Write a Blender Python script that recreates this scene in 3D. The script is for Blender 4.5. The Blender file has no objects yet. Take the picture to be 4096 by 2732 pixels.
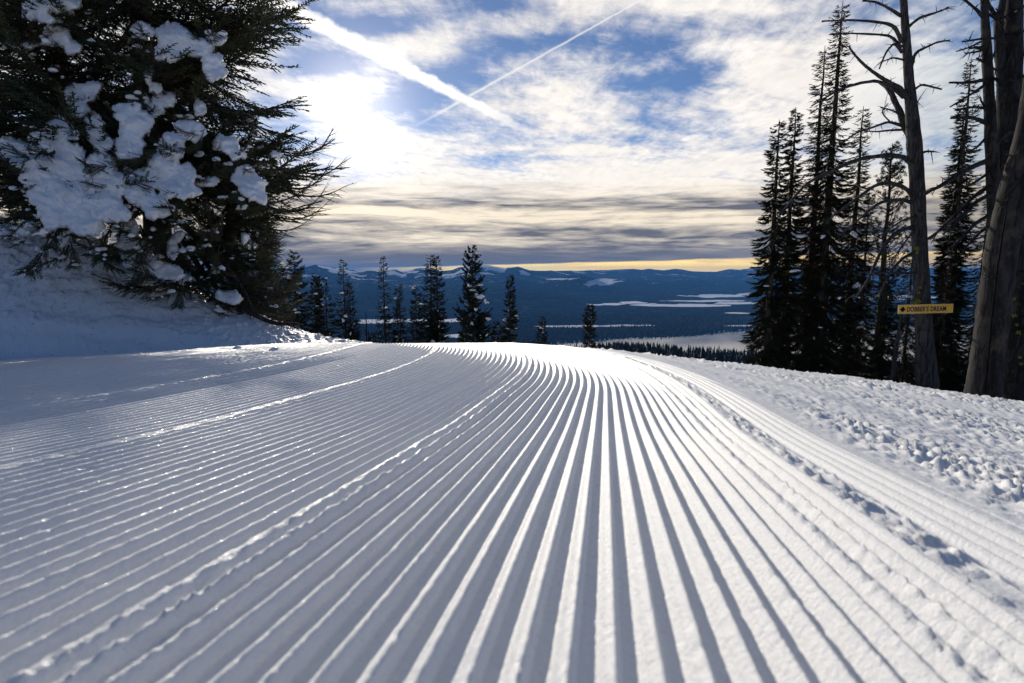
import bpy, math, random
import numpy as np
from mathutils import Vector, Matrix
R = math.radians
sc = bpy.context.scene
C = sc.collection
rng = np.random.default_rng(7)
random.seed(7)

# ------------------------------------------------------------------ camera
cam_d = bpy.data.cameras.new('camera'); cam = bpy.data.objects.new('camera', cam_d); C.objects.link(cam)
cam_d.lens = 20.0; cam_d.sensor_width = 36.0; cam_d.clip_start = 0.02; cam_d.clip_end = 200000
cam.location = (0, 0, 0); cam.rotation_euler = (R(83), 0, 0)
cam_d.dof.use_dof = True; cam_d.dof.focus_distance = 7.0; cam_d.dof.aperture_fstop = 7.0
sc.camera = cam
TH = R(7); FPX = 4096 * 20 / 36

def P(px, py, D):
    """a point of the place: the sight line through (px,py) of the 4096 px photo, D metres ahead"""
    a = (px - 2048) / FPX; b = (1366 - py) / FPX
    y = math.cos(TH) + b * math.sin(TH); z = -math.sin(TH) + b * math.cos(TH)
    k = D / y
    return np.array((a * k, D, z * k))

# ------------------------------------------------------------------ light
SUN = P(1420, 430, 1.0); SUN = SUN / np.linalg.norm(SUN)
SUN_EL = math.asin(SUN[2]); SUN_AZ = math.atan2(SUN[0], SUN[1])     # azimuth from +Y towards +X
sd = bpy.data.lights.new('sun', 'SUN'); sun = bpy.data.objects.new('sun', sd); C.objects.link(sun)
sd.energy = 4.3; sd.angle = R(0.6); sd.color = (1.0, 0.92, 0.79)
sun.rotation_euler = Vector(SUN).to_track_quat('Z', 'Y').to_euler()
sc.view_settings.view_transform = 'Standard'; sc.view_settings.look = 'None'
sc.view_settings.exposure = 0.0; sc.view_settings.gamma = 1.0; sc.view_settings.use_curve_mapping = False
sc.cycles.max_bounces = 8; sc.cycles.diffuse_bounces = 3; sc.cycles.glossy_bounces = 3
sc.cycles.transparent_max_bounces = 8; sc.cycles.volume_bounces = 1
sc.cycles.use_denoising = True

# ------------------------------------------------------------------ node expression helper
class NX:
    """a node socket with arithmetic"""
    nt = None
    def __init__(s, k): s.k = k
    @staticmethod
    def math(op, *a, clamp=False):
        n = NX.nt.nodes.new('ShaderNodeMath'); n.operation = op; n.use_clamp = clamp
        for i, v in enumerate(a):
            if isinstance(v, NX): NX.nt.links.new(v.k, n.inputs[i])
            else: n.inputs[i].default_value = v
        return NX(n.outputs[0])
    def __add__(s, o): return NX.math('ADD', s, o)
    __radd__ = __add__
    def __sub__(s, o): return NX.math('SUBTRACT', s, o)
    def __rsub__(s, o): return NX.math('SUBTRACT', o, s)
    def __mul__(s, o): return NX.math('MULTIPLY', s, o)
    __rmul__ = __mul__
    def __truediv__(s, o): return NX.math('DIVIDE', s, o)
    def __rtruediv__(s, o): return NX.math('DIVIDE', o, s)
    def clamp(s): return NX.math('ADD', s, 0.0, clamp=True)
    def exp(s): return NX.math('EXPONENT', s)
    def abs(s): return NX.math('ABSOLUTE', s)
    def max(s, o): return NX.math('MAXIMUM', s, o)
    def min(s, o): return NX.math('MINIMUM', s, o)
    def pow(s, o): return NX.math('POWER', s, o)
    def smooth(s, lo, hi):
        n = NX.nt.nodes.new('ShaderNodeMapRange'); n.interpolation_type = 'SMOOTHSTEP'
        NX.nt.links.new(s.k, n.inputs[0])
        for i, v in ((1, lo), (2, hi)):
            if isinstance(v, NX): NX.nt.links.new(v.k, n.inputs[i])
            else: n.inputs[i].default_value = v
        return NX(n.outputs[0])
def vec(x, y, z=0.0):
    n = NX.nt.nodes.new('ShaderNodeCombineXYZ')
    for i, v in enumerate((x, y, z)):
        if isinstance(v, NX): NX.nt.links.new(v.k, n.inputs[i])
        else: n.inputs[i].default_value = v
    return NX(n.outputs[0])
def noise(v, scale, detail=5, rough=0.55, dist=0.0, col=False):
    n = NX.nt.nodes.new('ShaderNodeTexNoise'); n.inputs['Scale'].default_value = scale
    n.inputs['Detail'].default_value = detail; n.inputs['Roughness'].default_value = rough
    n.inputs['Distortion'].default_value = dist
    NX.nt.links.new(v.k, n.inputs['Vector'])
    return NX(n.outputs['Color' if col else 'Fac'])
def mixc(f, a, b):
    n = NX.nt.nodes.new('ShaderNodeMix'); n.data_type = 'RGBA'
    for i, v in ((0, f), (6, a), (7, b)):
        if isinstance(v, NX): NX.nt.links.new(v.k, n.inputs[i])
        elif i == 0: n.inputs[i].default_value = v
        else: n.inputs[i].default_value = (*v, 1)
    return NX(n.outputs[2])
def scalec(c, f):
    n = NX.nt.nodes.new('ShaderNodeVectorMath'); n.operation = 'SCALE'
    if isinstance(c, NX): NX.nt.links.new(c.k, n.inputs[0])
    else: n.inputs[0].default_value = c
    if isinstance(f, NX): NX.nt.links.new(f.k, n.inputs['Scale'])
    else: n.inputs['Scale'].default_value = f
    return NX(n.outputs[0])
def addc(a, b):
    n = NX.nt.nodes.new('ShaderNodeVectorMath'); n.operation = 'ADD'
    for i, v in enumerate((a, b)):
        if isinstance(v, NX): NX.nt.links.new(v.k, n.inputs[i])
        else: n.inputs[i].default_value = v
    return NX(n.outputs[0])
def mulc(a, b):
    n = NX.nt.nodes.new('ShaderNodeVectorMath'); n.operation = 'MULTIPLY'
    for i, v in enumerate((a, b)):
        if isinstance(v, NX): NX.nt.links.new(v.k, n.inputs[i])
        else: n.inputs[i].default_value = v
    return NX(n.outputs[0])

# ------------------------------------------------------------------ sky
W = bpy.data.worlds.new('World'); sc.world = W; W.use_nodes = True
nt = W.node_tree; nt.nodes.clear(); NX.nt = nt
tc = nt.nodes.new('ShaderNodeTexCoord')
sep = nt.nodes.new('ShaderNodeSeparateXYZ'); nt.links.new(tc.outputs['Generated'], sep.inputs[0])
dx, dy, dz = (NX(o) for o in sep.outputs)
sky = nt.nodes.new('ShaderNodeTexSky'); sky.sky_type = 'NISHITA'; sky.sun_disc = False
sky.sun_elevation = SUN_EL; sky.sun_rotation = SUN_AZ; sky.altitude = 2200; sky.air_density = 1.0
sky.dust_density = 0.3; sky.ozone_density = 2.5
skyc = NX(sky.outputs[0])
zc = dz.max(0.0)
g = dx * SUN[0] + dy * SUN[1] + dz * SUN[2]                   # cosine of the angle to the sun
away = 1.0 - g
glow_a = (away * (-1 / 0.0022)).exp()
glow_b = (away * (-1 / 0.014)).exp()
front = g.smooth(0.36, 0.80)
# clouds lie on a high sheet: coordinates on that sheet, seen in perspective
kz = 1.0 / (zc + 0.055)
cx = dx * kz; cy = dy * kz
U = dx / dy.max(0.05); V = dz / dy.max(0.05)                  # bearing and rise ahead of the slope
ahead = dy.smooth(0.02, 0.2)
def uv(px, py):
    p = P(px, py, 1.0); return p[0], p[2]
def blob(px, py, rx, ry):
    u, v = uv(px, py)
    a = (U - u) / (rx / FPX); b = (V - v) / (ry / FPX)
    return ((a * a + b * b) * -1.0).exp() * ahead
q = vec(cx * 0.8 + cy * 0.25, cy * 1.2 - cx * 0.35, 3.7)
warp = noise(q, 0.9, 3, 0.5)
n1 = noise(vec(cx * 0.8 + cy * 0.25 + warp * 0.9, cy * 1.25 - cx * 0.35 + warp * 0.5, 1.3), 1.25, 11, 0.62, 0.35)
n2 = noise(vec(cx * 0.9 + cy * 0.6, cy * 1.1 - cx * 1.1, 8.0), 4.2, 8, 0.62, 0.5)
n3 = noise(vec(cx * 1.2, cy * 0.5, 5.0), 13.0, 6, 0.6, 0.3)
field = n1 * 0.58 + n2 * 0.27 + n3 * 0.15
holes = (blob(2690, 320, 190, 75) * 1.5 + blob(1800, 300, 230, 60) * 1.2 + blob(2050, 180, 260, 42) * 1.0
         + blob(1430, 110, 270, 55) * 1.5 + blob(1640, 400, 200, 45) * 1.1 + blob(2880, 100, 330, 50) * 0.8
         + blob(2330, 560, 300, 30) * 0.7 + blob(2100, 640, 260, 25) * 0.7 + blob(2560, 490, 200, 45) * 0.7
         + blob(1950, 30, 240, 40) * 1.0 + blob(2600, 170, 300, 40) * 0.7 + blob(3850, 660, 160, 40) * 0.6 + blob(3450, 40, 300, 70) * 0.35
         + blob(1310, 245, 190, 60) * 1.9 + blob(1200, 60, 130, 80) * 1.3 + blob(1250, 560, 180, 60) * 0.6 + blob(1700, 480, 130, 60) * 0.7 + blob(3750, 1010, 200, 60) * 0.5)
heap = (blob(1600, 170, 240, 55) * 0.9 + blob(2250, 420, 420, 130) * 0.5 + blob(3300, 420, 500, 260) * 0.7
        + blob(2200, 60, 200, 60) * 0.4 + blob(2750, 720, 900, 90) * 0.7 + blob(1420, 430, 210, 150) * 0.35
        + blob(3050, 170, 380, 60) * 0.4)
cover = field + (front - 1.0) * 0.06 + heap * 0.13 - holes * 0.118 + (0.24 - zc).clamp() * 0.35
cl = cover.smooth(0.37, 0.61)
# contrails: straight in the sky
def trail(x0, y0, x1, y1, w0, w1, amp, fuzz=0.5, ragged=0.35):
    (u0, v0), (u1, v1) = uv(x0, y0), uv(x1, y1)
    L = math.hypot(u1 - u0, v1 - v0); tx, ty = (u1 - u0) / L, (v1 - v0) / L
    s = ((U - u0) * tx + (V - v0) * ty) / L
    wob = noise(vec(U, V, 0.0), 38.0, 5, 0.65) - 0.5
    d = ((U - u0) * (-ty) + (V - v0) * tx + wob * (ragged * w0 / FPX)).abs()
    w = (s * (w1 - w0) + w0) / FPX
    body = 1.0 - (d / w.max(1e-4)).smooth(fuzz, 1.0)
    ends = s.smooth(-0.03, 0.05) * (1.0 - s.smooth(0.72, 1.0))
    return body * ends * ahead * amp
tr = trail(1060, -15, 2220, 580, 50, 14, 1.0, 0.35, 0.9)
tr = tr.max(trail(2600, -20, 1600, 540, 5, 10, 0.55, 0.1, 1.6)).max(trail(1580, 590, 1420, 690, 14, 8, 0.75, 0.2, 1.0))
tr = tr.max(trail(2180, 560, 2440, 675, 16, 24, 0.35, 0.1, 1.2))
# light on the clouds: bright towards the sun, dim away from it
shade = noise(vec(cx * 1.1, cy * 0.45, 2.0), 2.3, 7, 0.6)
bright = (0.035 + 0.96 * front + (shade - 0.5) * 0.35 + (n3 - 0.5) * 0.30 + (n2 - 0.2) * 0.12) + glow_b * 0.12 + glow_a * 1.5
cloudc = scalec(mixc(front, (0.42, 0.72, 1.0), (0.985, 0.93, 0.87)), bright.max(0.05))
blue = mulc(skyc, (0.52, 0.60, 0.74))
blue = scalec(blue, 0.1 * 1.0)
blue = addc(mixc(front, mulc(blue, (0.24, 0.98, 1.36)), scalec(blue, 1.18)), (0.025, 0.028, 0.030))
blue = addc(blue, scalec((1.0, 0.86, 0.70), glow_b * 0.14 + glow_a * 0.6))
s1 = mixc(cl, blue, cloudc)
s1 = mixc(tr, s1, scalec((1.0, 0.97, 0.94), 1.02 + glow_b * 0.4))
# low banded stratus near the horizon
el = dz                                                        # ~ radians of elevation
az = NX.math('ARCTAN2', dx, dy)
bw = noise(vec(az * 1.5, el * 12.0, 0.0), 1.6, 3, 0.5)
b1 = noise(vec(az * 2.1, el * 27.0 + bw * 1.3, 4.0), 1.6, 8, 0.58, 0.3)
b2 = noise(vec(az * 6.0, el * 60.0 + bw * 2.0, 9.0), 2.2, 7, 0.6, 0.2)
bn = b1 * 0.58 + b2 * 0.42
tone = ((el - 0.062) * 6.2 + (bn - 0.5) * 4.8 + 0.42 + blob(2650, 870, 900, 18) * 0.3 - blob(1600, 805, 520, 22) * 0.55 - blob(2950, 812, 560, 24) * 0.65
        - blob(2500, 930, 1500, 14) * 0.25 + blob(1500, 850, 600, 16) * 0.3 + blob(1500, 940, 400, 12) * 0.35).clamp()
tone = tone * (el.smooth(0.026, 0.052) * 0.85 + 0.15)
bandc = mixc(tone, (0.145, 0.150, 0.185), (1.0, 0.87, 0.68))
bandc = scalec(bandc, 0.30 + front * 0.74 + glow_b * 0.35 + (n2 - 0.5) * 0.2)
bmask = 1.0 - (el + (bn - 0.5) * 0.06).smooth(0.105, 0.165)
s2 = mixc(bmask, s1, bandc)
# clear strip glowing on the horizon
strip = (1.0 - (el + (b2 - 0.5) * 0.006 - az * 0.025).smooth(0.0110, 0.0140)) * (0.45 + az * 6.0 + 1.2).clamp() * az.smooth(-0.32, -0.26)
stripc = scalec(mixc((b2 - 0.42) * 3.0 + (az * -1.2), (1.0, 0.68, 0.17), (1.0, 0.84, 0.32)), 1.85)
stripc = mixc((b1.smooth(0.46, 0.6)) * 0.45, stripc, (0.45, 0.36, 0.36))
s3 = mixc(strip * front, s2, stripc)
# below the horizon: dull blue distance
s4 = mixc((dz * -1.0).smooth(0.0, 0.02), s3, (0.03, 0.05, 0.10))
bg = nt.nodes.new('ShaderNodeBackground'); bg.inputs['Strength'].default_value = 0.1
nt.links.new(scalec(s4, 10.0).k, bg.inputs['Color'])
wo = nt.nodes.new('ShaderNodeOutputWorld'); nt.links.new(bg.outputs[0], wo.inputs['Surface'])
W.cycles.sampling_method = 'MANUAL'; W.cycles.sample_map_resolution = 1024

# ------------------------------------------------------------------ numpy noise
def _h(ix, iy, s):
    h = (ix.astype(np.int64) * 374761393 + iy.astype(np.int64) * 668265263 + s * 1442695041) & 0xffffffff
    h = ((h ^ (h >> 13)) * 1274126177) & 0xffffffff
    h = ((h ^ (h >> 16)) * 2246822519) & 0xffffffff
    return ((h ^ (h >> 15)) & 0xffff) / 65535.0
def vn(x, y, s=0):
    x = np.asarray(x, float); y = np.asarray(y, float)
    fx = np.floor(x); fy = np.floor(y); a = x - fx; b = y - fy
    a = a * a * a * (a * (a * 6 - 15) + 10); b = b * b * b * (b * (b * 6 - 15) + 10)
    h00 = _h(fx, fy, s); h10 = _h(fx + 1, fy, s); h01 = _h(fx, fy + 1, s); h11 = _h(fx + 1, fy + 1, s)
    return (h00 * (1 - a) + h10 * a) * (1 - b) + (h01 * (1 - a) + h11 * a) * b
def fbm(x, y, o=4, s=0, gain=0.5):
    r = 0; A = 1; T = 0
    c, n = math.cos(0.6), math.sin(0.6)
    for i in range(o):
        r = r + A * vn(x, y, s + i * 17); T += A; A *= gain
        x, y = (x * c - y * n) * 2.03 + 11.3, (x * n + y * c) * 2.03 + 5.7
    return r / T
def ridged(x, y, o=4, s=0):
    r = 0; A = 1; T = 0
    for i in range(o):
        r = r + A * (1 - np.abs(2 * vn(x, y, s + i * 13) - 1)) ** 2; T += A; A *= 0.5
        x, y = x * 1.9 + y * 0.6 + 3.1, y * 1.9 - x * 0.6 + 7.7
    return r / T
def sst(a, b, x):
    t = np.clip((x - a) / (b - a), 0, 1); return t * t * (3 - 2 * t)

# ------------------------------------------------------------------ mesh helpers
def mesh_np(name, V_, F_, smooth=True, mat=None, attrs=None):
    """V_ (n,3); F_ (m,k) int array or list of such arrays"""
    me = bpy.data.meshes.new(name)
    if isinstance(F_, np.ndarray): F_ = [F_]
    F_ = [f for f in F_ if len(f)]
    nl = sum(f.size for f in F_); nf = sum(len(f) for f in F_)
    me.vertices.add(len(V_)); me.vertices.foreach_set('co', np.ascontiguousarray(V_, dtype=np.float32).ravel())
    me.loops.add(nl); me.loops.foreach_set('vertex_index', np.concatenate([f.ravel() for f in F_]).astype(np.int32))
    st = []; o = 0
    for f in F_:
        st.append(o + np.arange(len(f)) * f.shape[1]); o += f.size
    me.polygons.add(nf); me.polygons.foreach_set('loop_start', np.concatenate(st).astype(np.int32))
    me.polygons.foreach_set('use_smooth', np.full(nf, smooth))
    if attrs:
        for k, v in attrs.items():
            at = me.attributes.new(k, 'FLOAT', 'POINT'); at.data.foreach_set('value', np.asarray(v, np.float32).ravel())
    if mat: me.materials.append(mat)
    me.update(calc_edges=True)
    return me
def grid_faces(nr, nc, off=0):
    i = np.arange(nr - 1)[:, None] * nc + np.arange(nc - 1)[None, :] + off
    return np.stack([i, i + 1, i + nc + 1, i + nc], -1).reshape(-1, 4)
def link(name, me, parent=None, loc=None):
    o = bpy.data.objects.new(name, me); C.objects.link(o)
    if parent is not None: o.parent = parent
    if loc is not None: o.location = loc
    return o
def structure(o, label=None):
    o['kind'] = 'structure'
    if label: o['label'] = label
    return o
def tag(o, label, cat, group=None, kind=None):
    o['label'] = label; o['category'] = cat
    if group: o['group'] = group
    if kind: o['kind'] = kind
    return o
def empty(name, loc, label, cat, group=None):
    o = bpy.data.objects.new(name, None); C.objects.link(o); o.location = loc; o.empty_display_size = 0.1
    return tag(o, label, cat, group)

class MB:
    """collects triangles and quads into one mesh"""
    def __init__(s): s.v = []; s.q = []; s.t = []; s.n = 0
    def add(s, v, q=None, t=None):
        v = np.asarray(v, float).reshape(-1, 3)
        if q is not None and len(q): s.q.append(np.asarray(q) + s.n)
        if t is not None and len(t): s.t.append(np.asarray(t) + s.n)
        s.v.append(v); s.n += len(v)
    def tube(s, pts, rad, k=6, cap=True, wob=0.0):
        pts = np.asarray(pts, float); rad = np.asarray(rad, float)
        if rad.ndim == 0: rad = np.full(len(pts), float(rad))
        T = np.gradient(pts, axis=0); T /= np.linalg.norm(T, axis=1)[:, None] + 1e-9
        ref = np.array((0.31, 0.2, 0.93)) if abs(T[0][2]) < 0.9 else np.array((0.9, 0.3, 0.1))
        A = np.cross(T, ref); A /= np.linalg.norm(A, axis=1)[:, None] + 1e-9
        B = np.cross(T, A)
        a = np.arange(k) * 2 * math.pi / k
        rr = rad[:, None] * (1 + wob * (rng.random((len(pts), k)) - 0.5)) if wob else np.repeat(rad[:, None], k, 1)
        ring = pts[:, None, :] + rr[..., None] * (np.cos(a)[None, :, None] * A[:, None, :] + np.sin(a)[None, :, None] * B[:, None, :])
        n = len(pts); i = np.arange(n - 1)[:, None] * k + np.arange(k)[None, :]; j = np.arange(n - 1)[:, None] * k + (np.arange(k) + 1)[None, :] % k
        q = np.stack([i, j, j + k, i + k], -1).reshape(-1, 4)
        V_ = ring.reshape(-1, 3); t = []
        if cap:
            V_ = np.vstack([V_, pts[-1] + T[-1] * rad[-1] * 0.5, pts[0]])
            e = len(V_) - 2
            t = [[(n - 1) * k + m, (n - 1) * k + (m + 1) % k, e] for m in range(k)] + [[(m + 1) % k, m, e + 1] for m in range(k)]
        s.add(V_, q, t)
    def spikes(s, base, tip, w, up=None, roll=None):
        """many slender four-sided needles brushes at once: base, tip (n,3), w (n,)"""
        base = np.asarray(base, float); tip = np.asarray(tip, float); n = len(base)
        if n == 0: return
        d = tip - base; L = np.linalg.norm(d, axis=1)[:, None] + 1e-9; d = d / L
        ref = np.tile((0.13, 0.21, 0.97), (n, 1)); A = np.cross(d, ref); A /= np.linalg.norm(A, axis=1)[:, None] + 1e-9
        B = np.cross(d, A); w = np.asarray(w, float).reshape(-1, 1) * np.ones((n, 1))
        m = base + d * L * 0.42
        ps = [base, m + A * w, m + B * w * 0.8, m - A * w, m - B * w * 0.8, tip]
        V_ = np.stack(ps, 1).reshape(-1, 3); o = np.arange(n)[:, None, None] * 6
        tt = np.array([[0, 2, 1], [0, 3, 2], [0, 4, 3], [0, 1, 4], [5, 1, 2], [5, 2, 3], [5, 3, 4], [5, 4, 1]])[None]
        s.add(V_, None, (tt + o).reshape(-1, 3))
    def blades(s, base, tip, w):
        """cheap: two crossed thin triangles each"""
        base = np.asarray(base, float); tip = np.asarray(tip, float); n = len(base)
        if n == 0: return
        d = tip - base; L = np.linalg.norm(d, axis=1)[:, None] + 1e-9; d = d / L
        ref = rng.normal(size=(n, 3)) + np.array((0, 0, 1.5)); A = np.cross(d, ref); A /= np.linalg.norm(A, axis=1)[:, None] + 1e-9
        B = np.cross(d, A); w = np.asarray(w, float).reshape(-1, 1) * np.ones((n, 1))
        m = base + d * L * 0.3
        V_ = np.stack([base, m + A * w, tip, m - A * w, m + B * w, m - B * w], 1).reshape(-1, 3)
        o = np.arange(n)[:, None, None] * 6
        tt = np.array([[0, 1, 2], [0, 2, 3], [0, 4, 2], [0, 2, 5]])[None]
        s.add(V_, None, (tt + o).reshape(-1, 3))
    def mesh(s, name, mat=None, smooth=True):
        V_ = np.concatenate(s.v); F_ = []
        if s.q: F_.append(np.concatenate(s.q))
        if s.t: F_.append(np.concatenate(s.t))
        return mesh_np(name, V_, F_, smooth, mat)

# ------------------------------------------------------------------ materials
def new_mat(name):
    m = bpy.data.materials.new(name); m.use_nodes = True; NX.nt = m.node_tree
    b = m.node_tree.nodes['Principled BSDF']
    t = m.node_tree.nodes.new('ShaderNodeTexCoord'); geo = m.node_tree.nodes.new('ShaderNodeNewGeometry')
    return m, b, NX(t.outputs['Object']), NX(geo.outputs['Position'])
def setin(b, name, v):
    if isinstance(v, NX): NX.nt.links.new(v.k, b.inputs[name])
    else: b.inputs[name].default_value = v
def bump(b, h, strength, dist, prev=None):
    n = NX.nt.nodes.new('ShaderNodeBump'); n.inputs['Strength'].default_value = strength; n.inputs['Distance'].default_value = dist
    NX.nt.links.new(h.k, n.inputs['Height'])
    if prev is not None: NX.nt.links.new(prev.outputs[0], n.inputs['Normal'])
    NX.nt.links.new(n.outputs[0], b.inputs['Normal'])
    return n

def snow_mat(name, grain=700.0, gd=0.0006, lump=60.0, ld=0.003, dirt=0.0, sparkle=True, rough=0.55):
    m, b, o, pos = new_mat(name)
    big = noise(pos, 1.7, 3)
    col = mixc(big, (0.80, 0.81, 0.83), (0.87, 0.87, 0.875))
    if dirt:
        sp = noise(pos, 95.0, 3, 0.6).smooth(0.66, 0.70) * noise(pos, 2.1, 3).smooth(0.45, 0.62) * dirt
        col = mixc(sp, col, (0.05, 0.04, 0.03))
    setin(b, 'Base Color', col)
    setin(b, 'IOR', 1.31)
    b1_ = bump(b, noise(pos, lump, 5, 0.6), 0.6, ld)
    bump(b, noise(pos, grain, 2, 0.7), 0.7, gd, b1_)
    if sparkle:
        v = m.node_tree.nodes.new('ShaderNodeTexVoronoi'); v.inputs['Scale'].default_value = 420.0
        m.node_tree.links.new(pos.k, v.inputs['Vector'])
        sepc = m.node_tree.nodes.new('ShaderNodeSeparateColor'); m.node_tree.links.new(v.outputs['Color'], sepc.inputs[0])
        f = NX(sepc.outputs[0]).smooth(0.90, 0.93)
        setin(b, 'Roughness', rough - f * (rough - 0.22))
    else: setin(b, 'Roughness', rough)
    return m
M = {}
M['groomed'] = snow_mat('groomed_snow', 650, 0.0013, 150, 0.0034)
M['rough'] = snow_mat('rough_snow', 600, 0.0009, 45, 0.006)
M['bank'] = snow_mat('bank_snow', 300, 0.0012, 14, 0.02, dirt=0.8)
M['pad'] = snow_mat('tree_snow', 120, 0.001, 9, 0.03, sparkle=False)

def bark_mat(name, ca, cb, cc=None, stretch=12.0, sc_=9.0, bd=0.01, lichen=0.0):
    m, b, o, pos = new_mat(name)
    s = NX.nt.nodes.new('ShaderNodeMapping'); s.inputs['Scale'].default_value = (stretch, stretch, 1.0)
    NX.nt.links.new(pos.k, s.inputs[0]); mp = NX(s.outputs[0])
    f = noise(mp, sc_ * 0.35, 8, 0.65, 0.4)
    drawn_crack = 1.0 - (noise(mp, sc_ * 0.16, 5, 0.6, 0.8) - 0.5).abs().smooth(0.0, 0.035)
    col = mixc(f.smooth(0.35, 0.65), ca, cb)
    col = mixc(drawn_crack * 0.75, col, (0.012, 0.010, 0.009))
    if cc: col = mixc(noise(pos, 3.1, 4).smooth(0.55, 0.7) * 0.7, col, cc)
    if lichen: col = mixc(noise(pos, 14.0, 4, 0.6).smooth(0.68, 0.73) * lichen, col, (0.30, 0.32, 0.03))
    setin(b, 'Base Color', col); setin(b, 'Roughness', 0.9); setin(b, 'Specular IOR Level', 0.15)
    h = f * 0.5 - drawn_crack
    bump(b, h, 0.8, bd)
    return m
M['bark'] = bark_mat('fir_bark', (0.035, 0.028, 0.022), (0.085, 0.07, 0.055), (0.10, 0.10, 0.09))
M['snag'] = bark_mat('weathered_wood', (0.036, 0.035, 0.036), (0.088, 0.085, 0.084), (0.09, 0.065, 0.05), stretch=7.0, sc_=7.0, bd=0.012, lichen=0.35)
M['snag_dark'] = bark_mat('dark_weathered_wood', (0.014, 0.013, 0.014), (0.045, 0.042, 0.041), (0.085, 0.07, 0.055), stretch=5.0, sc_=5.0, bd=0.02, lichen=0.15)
M['twig'] = bark_mat('dead_twig', (0.03, 0.025, 0.022), (0.08, 0.065, 0.055), stretch=3.0, sc_=14.0, bd=0.003)
def needle_mat(name, a, b_, c=None, tr=0.25):
    m, b, o, pos = new_mat(name)
    f = noise(pos, 2.2, 4, 0.6)
    col = mixc(f.smooth(0.35, 0.68), a, b_)
    if c: col = mixc(noise(pos, 1.3, 3).smooth(0.58, 0.66), col, c)
    setin(b, 'Base Color', col); setin(b, 'Roughness', 0.6); setin(b, 'Specular IOR Level', 0.3)
    return m
M['needle'] = needle_mat('fir_needles', (0.012, 0.016, 0.008), (0.030, 0.034, 0.013), (0.045, 0.028, 0.013))
M['needle_big'] = needle_mat('large_fir_needles', (0.022, 0.034, 0.016), (0.060, 0.072, 0.026), (0.085, 0.05, 0.024))
M['needle_red'] = needle_mat('dying_needles', (0.03, 0.024, 0.012), (0.10, 0.045, 0.02), (0.16, 0.055, 0.025))
M['needle_pine'] = needle_mat('pine_needles', (0.02, 0.035, 0.014), (0.05, 0.07, 0.024))
M['lichen'] = needle_mat('yellow_lichen', (0.25, 0.27, 0.02), (0.40, 0.42, 0.04))

# ------------------------------------------------------------------ shape of the near slope
_ty = np.array([-400, -60, -20, -8, -3, 0, .335, .735, 1.355, 2.244, 3, 4, 5, 6, 7, 8, 10, 12.5, 16, 25, 40, 80, 150, 320, 600, 900, 1200])
_tz = np.array([90, 9, 2.6, .75, .12, -.225, -.262, -.3055, -.372, -.436, -.487, -.56, -.65, -.77, -.918, -1.08, -1.39, -1.78, -2.50, -5.0, -9.8, -24, -42, -88, -130, -152, -175])
_sa = np.linspace(np.arcsinh(-400 / .8), np.arcsinh(1200 / .8), 6000)
_sz = np.interp(np.sinh(_sa) * .8, _ty, _tz)
_kk = np.exp(-np.linspace(-2.5, 2.5, 151) ** 2); _kk /= _kk.sum()
_dz = np.gradient(_sz)                         # smooth the slope, not the heights, then pin it back under the camera
_pad = np.pad(_sz, 75, mode='reflect', reflect_type='odd'); _szs = np.convolve(_pad, _kk, 'valid')
def Z0(y): return np.interp(np.arcsinh(np.asarray(y, float) / .8), _sa, _szs)
def tilt(x):
    xp = np.maximum(x, 0); xn = np.maximum(-x - 1.6, 0)
    a = 0.052 * xp + 0.0125 * np.minimum(xp, 5) ** 2 + 0.075 * np.maximum(xp - 5, 0) * sst(4.6, 6, xp) + 0.1 * np.maximum(xp - 14, 0)
    b = 0.052 * xn * sst(0, 1.5, xn)
    b = np.minimum(b, 0.6)
    return a + b
def base_h(x, y):
    return Z0(y) - tilt(x) * sst(-60, 0, y) + 0.05 * (fbm(x * .22, y * .22, 2, 5) - .5) * sst(1.5, 6, np.hypot(x, y))
# the snow bank on the left, along bearings u = x / y
_bu = np.array([-3.0, -1.5, -1.1, -.90, -.72, -.62, -.53, -.45, -.40, -.33, -.24, -.17])
_bf = np.array([4.0, 5.6, 6.9, 7.4, 7.6, 7.7, 7.8, 7.9, 8.0, 8.3, 9.0, 9.5])
_bs = np.array([.10, .075, .070, .066, .054, .012, -.042, -.079, -.097, -.1175, -.127, -.129])
def bank_foot(u): return np.interp(u, _bu, _bf)
def bank_h(x, y):
    ys = np.maximum(y, .6); u = x / ys
    yf = np.interp(u, _bu, _bf); S = np.interp(u, _bu, _bs)
    w = np.interp(u, [-.9, -.5, -.3], [2.3, 1.9, 1.6]); yc = yf + w
    zc_ = S * yc; b = np.maximum(zc_ - base_h(u * yc, yc), 0)
    t = np.clip((y - yf) / w, 0, 1)
    prof = t * (1.25 - .25 * t * t) * sst(0, .22, t)
    prof = np.where(t > .999, 1, np.minimum(prof, 1))
    return b * prof * sst(-.16, -.26, u) * (1 - sst(18, 40, y)) * sst(0.5, 3, y)
def ground_h(x, y): return base_h(x, y) + bank_h(x, y)

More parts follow.
